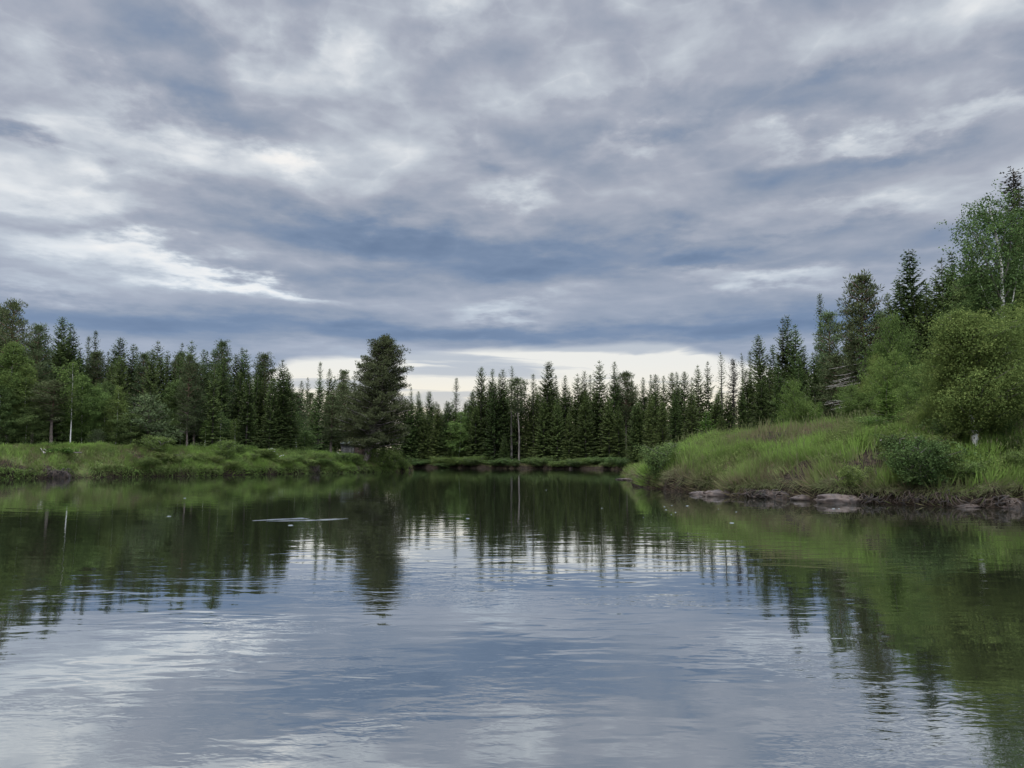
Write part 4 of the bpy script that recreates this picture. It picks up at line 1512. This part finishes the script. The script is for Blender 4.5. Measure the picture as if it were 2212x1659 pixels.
rock(412, 992, .8, .6, .5, "buff earth-stained boulder on the left bank knob")
rock(66, 979, .22, .2, .16, "tiny white stone on the left bank turf")


def roots(px0, px1, Y0, Y1, top, n, label, mat='roots'):
    """fallen turf with hanging roots along the waterline"""
    a, b = at(px0, HOR, Y0), at(px1, HOR, Y1)
    root = empty('root_mass', ((a[0] + b[0]) / 2, (a[1] + b[1]) / 2, 0))
    o = np.array(root.location)
    # clod of earth
    nu, nv = 60, 14
    U, V_ = np.meshgrid(np.linspace(0, 1, nu), np.linspace(0, 1, nv))
    base = (a[None, None] * (1 - U[..., None]) + b[None, None] * U[..., None])
    dirx = unit((b - a)[None])[0]
    nrm = np.array([dirx[1], -dirx[0], 0])
    if nrm[1] > 0:
        nrm = -nrm
    ns = vnoise(U * (px1 - px0) * .06, V_ * 3, 1.0, px0) + .5 * vnoise(U * (px1 - px0) * .2, V_ * 8, 1.0, px0)
    bul = (.25 + .55 * (ns - .5)) * np.sin(np.pi * np.clip(U, .02, .98)) ** .5
    hgt = top * (np.sin(np.pi * U) ** .4) * (.7 + .5 * vnoise(U * 9, U * 0, 1, px0))
    Z = -.3 + V_ * (hgt + .3)
    P = base + nrm[None, None] * (bul * (1 - V_ * .5) - .25)[..., None]
    P[..., 2] = Z
    V3 = (P - o).reshape(-1, 3)
    i = (np.arange(nv - 1)[:, None] * nu + np.arange(nu - 1)[None]).ravel()
    q = np.stack([i, i + 1, i + 1 + nu, i + nu], -1)
    # close it at the back so that it is a solid clod
    back = V3.copy() - nrm * 1.2
    nn = len(V3)
    ring_t = np.arange(nu - 1) + (nv - 1) * nu
    q2 = np.stack([ring_t, ring_t + 1, ring_t + 1 + nn, ring_t + nn], -1)
    link('earth_clod', mesh_np('earth_clod', np.concatenate([V3, back]), quads=np.concatenate([q, q2]), smooth=False), M[mat], root)
    tb = Tubes()
    for _ in range(n):
        u = rng.random()
        p = a * (1 - u) + b * u
        h = top * (.5 + .6 * rng.random())
        s = np.linspace(0, 1, 6)
        L = h * (.6 + .5 * rng.random())
        out = .15 + .35 * rng.random()
        side = rng.normal(0, .35)
        Q = p[None] + nrm[None] * (out * np.sin(s * 2.2) + .02)[:, None] + dirx[None] * (side * s)[:, None] + rng.normal(0, .03, (6, 3))
        Q[:, 2] = h - L * s ** 1.3 + rng.normal(0, .02, 6)
        Q[:, 2] = np.maximum(Q[:, 2], -.05)
        tb.add(Q - o, np.linspace(.022, .006, 6), 4)
    link('roots', tb.mesh('roots'), M[mat], root)
    tag(root, label, 'roots')


roots(1388, 1482, 44.6, 37.0, .95, 110, "dark tangle of roots hanging under the overhanging willow")
roots(1935, 2055, 26.8, 25.4, .5, 60, "dark root-hung overhang beneath the dark leaning willow")
roots(2120, 2195, 25.2, 24.4, .4, 30, "brown hanging roots at the lower right picture edge")
roots(1600, 1700, 31.6, 29.8, .34, 36, "brown root fringe right of the long layered slab")
roots(1860, 1925, 27.3, 26.9, .34, 26, "dark root fringe right of the largest rounded rock")
roots(2, 30, 60.4, 60.2, .8, 24, "dark root pillar at the left picture edge")
roots(70, 150, 60.9, 61.6, .75, 60, "broad dark slumped root mass on the left bank")
roots(655, 690, 79.2, 80.2, .8, 40, "dark root hollow midway along the left waterline")
roots(768, 812, 85.6, 88.2, .7, 60, "dark roots under the lone pine's foot")


def fallen():
    root = empty('fallen_spruce', tuple(hit(150, 985) + [0, 0, .2]))
    tb, K = Tubes(), Kites()
    L = 3.4
    tb.add([(1.0, 0, .05), (0, 0, .1), (-2.6, -.3, .0)], [.05, .035, .01], 6)
    for i in range(46):
        s = rng.random()
        o = np.array([1.0 - 3.5 * s, -.3 * s, .08])
        a = rng.uniform(-1.2, 1.2)
        l = .9 * (1.1 - s * .6) * (.6 + .5 * rng.random())
        D = np.array([-.55, -math.sin(a) * .7 - .25, math.cos(a) * .42 - .05])
        q = np.linspace(.1, 1, 9)
        P = o + D * l * q[:, None] + rng.normal(0, .02, (9, 3))
        for sg in (-1, 1):
            K.add(P, D[None] + sg * np.array([[.1, -.3, .4]]) + rng.normal(0, .25, (9, 3)), .22, .10, .5 + rng.normal(0, .15, 9))
        tb.add([o, P[-1]], [.012, .004], 3)
    link('trunk', tb.mesh('trunk'), M['bark'], root)
    link('crown', K.mesh('crown'), M['spruce_young'], root)
    tag(root, "small fallen spruce lying on the left bank above the roots", 'fallen tree')
    for (px, py, s, lab) in [(738, 992, 1.0, "bleached dead branch below the small shed"), (95, 985, .55, "bleached forked branch above the slumped root mass"),
                             (1905, 965, .45, "bleached root twig on the slope under the young spruce")]:
        p = hit(px, py)
        t2 = Tubes()
        t2.add([(-.55 * s, 0, .85 * s), (-.2 * s, -.1, .5 * s), (.25 * s, -.2, .05)], [.03, .04, .045], 5)
        t2.add([(-.2 * s, -.1, .5 * s), (.1 * s, -.1, .75 * s), (.4 * s, -.1, .5 * s)], [.035, .025, .012], 5)
        t2.add([(-.1 * s, -.1, .4 * s), (.45 * s, -.15, .15 * s)], [.03, .01], 5)
        o = link('dead_branch', t2.mesh('dead_branch'), M['deadwood'])
        o.location = p
        tag(o, lab, 'dead branch')


fallen()


# ------------------------------------------------------------------ shed
def box(x0, x1, y0, y1, z0, z1, sh=0.0):
    V = np.array([(x, y, z) for z in (z0, z1) for y in (y0, y1) for x in (x0, x1)], float)
    Q = [(0, 2, 3, 1), (4, 5, 7, 6), (0, 1, 5, 4), (2, 6, 7, 3), (0, 4, 6, 2), (1, 3, 7, 5)]
    return V, np.array(Q)


def boxes(name, lst, mat, parent):
    V, Q, n = [], [], 0
    for b in lst:
        v, q = box(*b)
        V.append(v); Q.append(q + n); n += 8
    return link(name, mesh_np(name, np.concatenate(V), quads=np.concatenate(Q)), M[mat], parent)


def shed():
    Y = 92.0
    a = at(764, 975, Y)
    g = gz(a[0], Y)
    zt = at(764, 957, Y)[2] - g
    r = empty('shed', (a[0], Y, g))
    w = 1.42
    boxes('front_wall', [(-w + .1 + i * .155, -w + .24 + i * .155, -.02, .02, 0.05, zt - .22) for i in range(9)], 'wood', r)
    boxes('side_wall', [(.12 + i * .155, .26 + i * .155, -.03 - .005 * (i % 2), .02, 0.05, zt - .12 + .01 * (i % 3)) for i in range(8)], 'rust', r)
    boxes('back_wall', [(-w + .05, w - .05, 1.6, 1.66, 0, zt - .05)], 'rust', r)
    boxes('left_wall', [(-w + .02, -w + .06, 0, 1.6, 0, zt - .1)], 'wood', r)
    for x in (-w, -.02, w - .1):
        boxes('post', [(x, x + .1, -.10, .0, 0, zt - .03)], 'wood', r)
    boxes('cross_beam', [(-w, 0.05, -.13, -.05, .42, .50), (-w, 0.05, -.13, -.05, zt - .3, zt - .22)], 'wood', r)
    v, q = box(-w - .15, w + .15, -.35, 1.95, zt - .03, zt + .05)
    v[:, 2] += np.where(v[:, 1] > 1, .22, -.04) + v[:, 0] * .035
    link('roof', mesh_np('roof', v, quads=q), M['roofing'], r)
    tag(r, "small weathered grey shed with flat roof behind the lone pine", 'shed')


shed()


# ------------------------------------------------------------------ flowers and foam
def flowers():
    for (px, py, n, w, lab) in [(596, 989, 12, .5, "patch of white umbels on the left bank slope"), (532, 965, 4, .3, "small white flowers on the left crest by thin birches")]:
        p = hit(px, py)
        root = empty('flower_patch', tuple(p))
        K, tb = Kites(), Tubes()
        for i in range(n):
            x, y = rng.normal(0, w), rng.normal(0, .2)
            z = gz(p[0] + x, p[1] + y) - p[2]
            h = .45 + .25 * rng.random()
            tb.add([(x, y, z), (x, y, z + h)], [.008, .006], 3)
            m = 16
            c = np.tile([[x, y, z + h]], (m, 1)) + rng.normal(0, .035, (m, 3)) * [1, 1, .3]
            K.add(c, rng.normal(size=(m, 3)) * [1, 1, .2], .07, .06, .5)
        link('stalks', tb.mesh('stalks'), M['willow'], root)
        link('blossom', K.mesh('blossom'), M['white'], root)
        tag(root, lab, 'flowers')


flowers()


def wake():
    """low ridges of disturbed water: side slopes turn the bright sky towards the camera"""
    def ridge(name, pts, wid, hgt, label):
        V, Q = [], []
        m = 10
        n = 0
        P = []
        for a, b in zip(pts[:-1], pts[1:]):
            for s in np.linspace(0, 1, 12, endpoint=False):
                P.append(a * (1 - s) + b * s)
        P.append(pts[-1])
        P = np.array(P)
        N = len(P)
        fade = np.sin(np.linspace(0.06, np.pi - .06, N)) ** .6
        u = np.linspace(-1, 1, m)
        wob = vnoise(np.arange(N) * .35, np.zeros(N), 1.0, pts[0][0]) - .5
        for i in range(N):
            w = wid * fade[i] * (1 + wob[i] * .8)
            for q in u:
                V.append((P[i][0], P[i][1] + q * w + wob[i] * .05, .001 + hgt * fade[i] * (1 + wob[i]) * (math.cos(q * math.pi) * .5 + .5)))
        i = (np.arange(N - 1)[:, None] * m + np.arange(m - 1)[None]).ravel()
        Q = np.stack([i, i + m, i + m + 1, i + 1], -1)
        o = link(name, mesh_np(name, V, quads=Q, smooth=True), M['water'])
        tag(o, label, 'ripple')
    def wp(px, py):
        r = ray(px, py)
        k = -CAM_H / r[2]
        return np.array([r[0] * k, r[1] * k])
    ridge('wake_ripple', [wp(545, 1125), wp(600, 1122), wp(650, 1120), wp(670, 1121)], .07, .018, "upper bright streak of disturbed water under the left wood's reflection")
    ridge('wake_ripple', [wp(575, 1126), wp(660, 1124.5), wp(720, 1122), wp(752, 1120)], .05, .014, "lower bright streak of disturbed water, the longer of two")


wake()


def foam():
    proto = None
    k = 0
    spots = [(1435, 1095), (1451, 1092), (1484, 1093), (1552, 1100), (1459, 1107), (1450, 1112), (1590, 1106), (1800, 1099), (1812, 1099), (1390, 1118), (1300, 1098)]
    for i in range(8):
        spots.append((rng.uniform(330, 1400), rng.uniform(1040, 1135)))
    for i in range(2):
        spots.append((rng.uniform(1400, 1700), rng.uniform(1090, 1150)))
    for px, py in spots:
        r = ray(px, py)
        t = -CAM_H / r[2]
        x, y = r[0] * t, r[1] * t
        if ground(np.array([x]), np.array([y]))[1][0] > -.4:
            continue
        if proto is None:
            n = 14
            a = np.linspace(0, 6.283, n, endpoint=False)
            rr = .05 * (1 + .4 * rng.normal(size=n) * .5)
            V = [(0, 0, .014)] + [(rr[j] * math.cos(a[j]) * 1.6, rr[j] * math.sin(a[j]), .003) for j in range(n)] + [(rr[j] * .6 * math.cos(a[j]) * 1.6, rr[j] * .6 * math.sin(a[j]), .012) for j in range(n)]
            T = [(0, 1 + n + j, 1 + n + (j + 1) % n) for j in range(n)]
            Q = [(1 + j, 1 + (j + 1) % n, 1 + n + (j + 1) % n, 1 + n + j) for j in range(n)]
            proto = link('foam_fleck', mesh_np('foam_fleck', V, quads=Q, tris=T, smooth=True), M['foam'])
            o = proto
        else:
            o = proto.copy()
            COL.objects.link(o)
        s = rng.uniform(.15, .42)
        o.location = (x, y, 0)
        o.scale = (s * rng.uniform(.8, 2.0), s, 1)
        o.rotation_euler = (0, 0, rng.normal(0, .3))
        tag(o, "tiny white fleck of foam drifting on the dark reflection", 'foam', 'foam flecks on the river')


foam()

# prototypes that no place used are taken out again
for arr in (SPR, SPN, SPB, SPY, PIN, PSM, BIR, BID, BRD, WIL):
    for p in arr:
        if p.name not in used:
            for c in CH[p.name]:
                bpy.data.objects.remove(c)
            bpy.data.objects.remove(p)
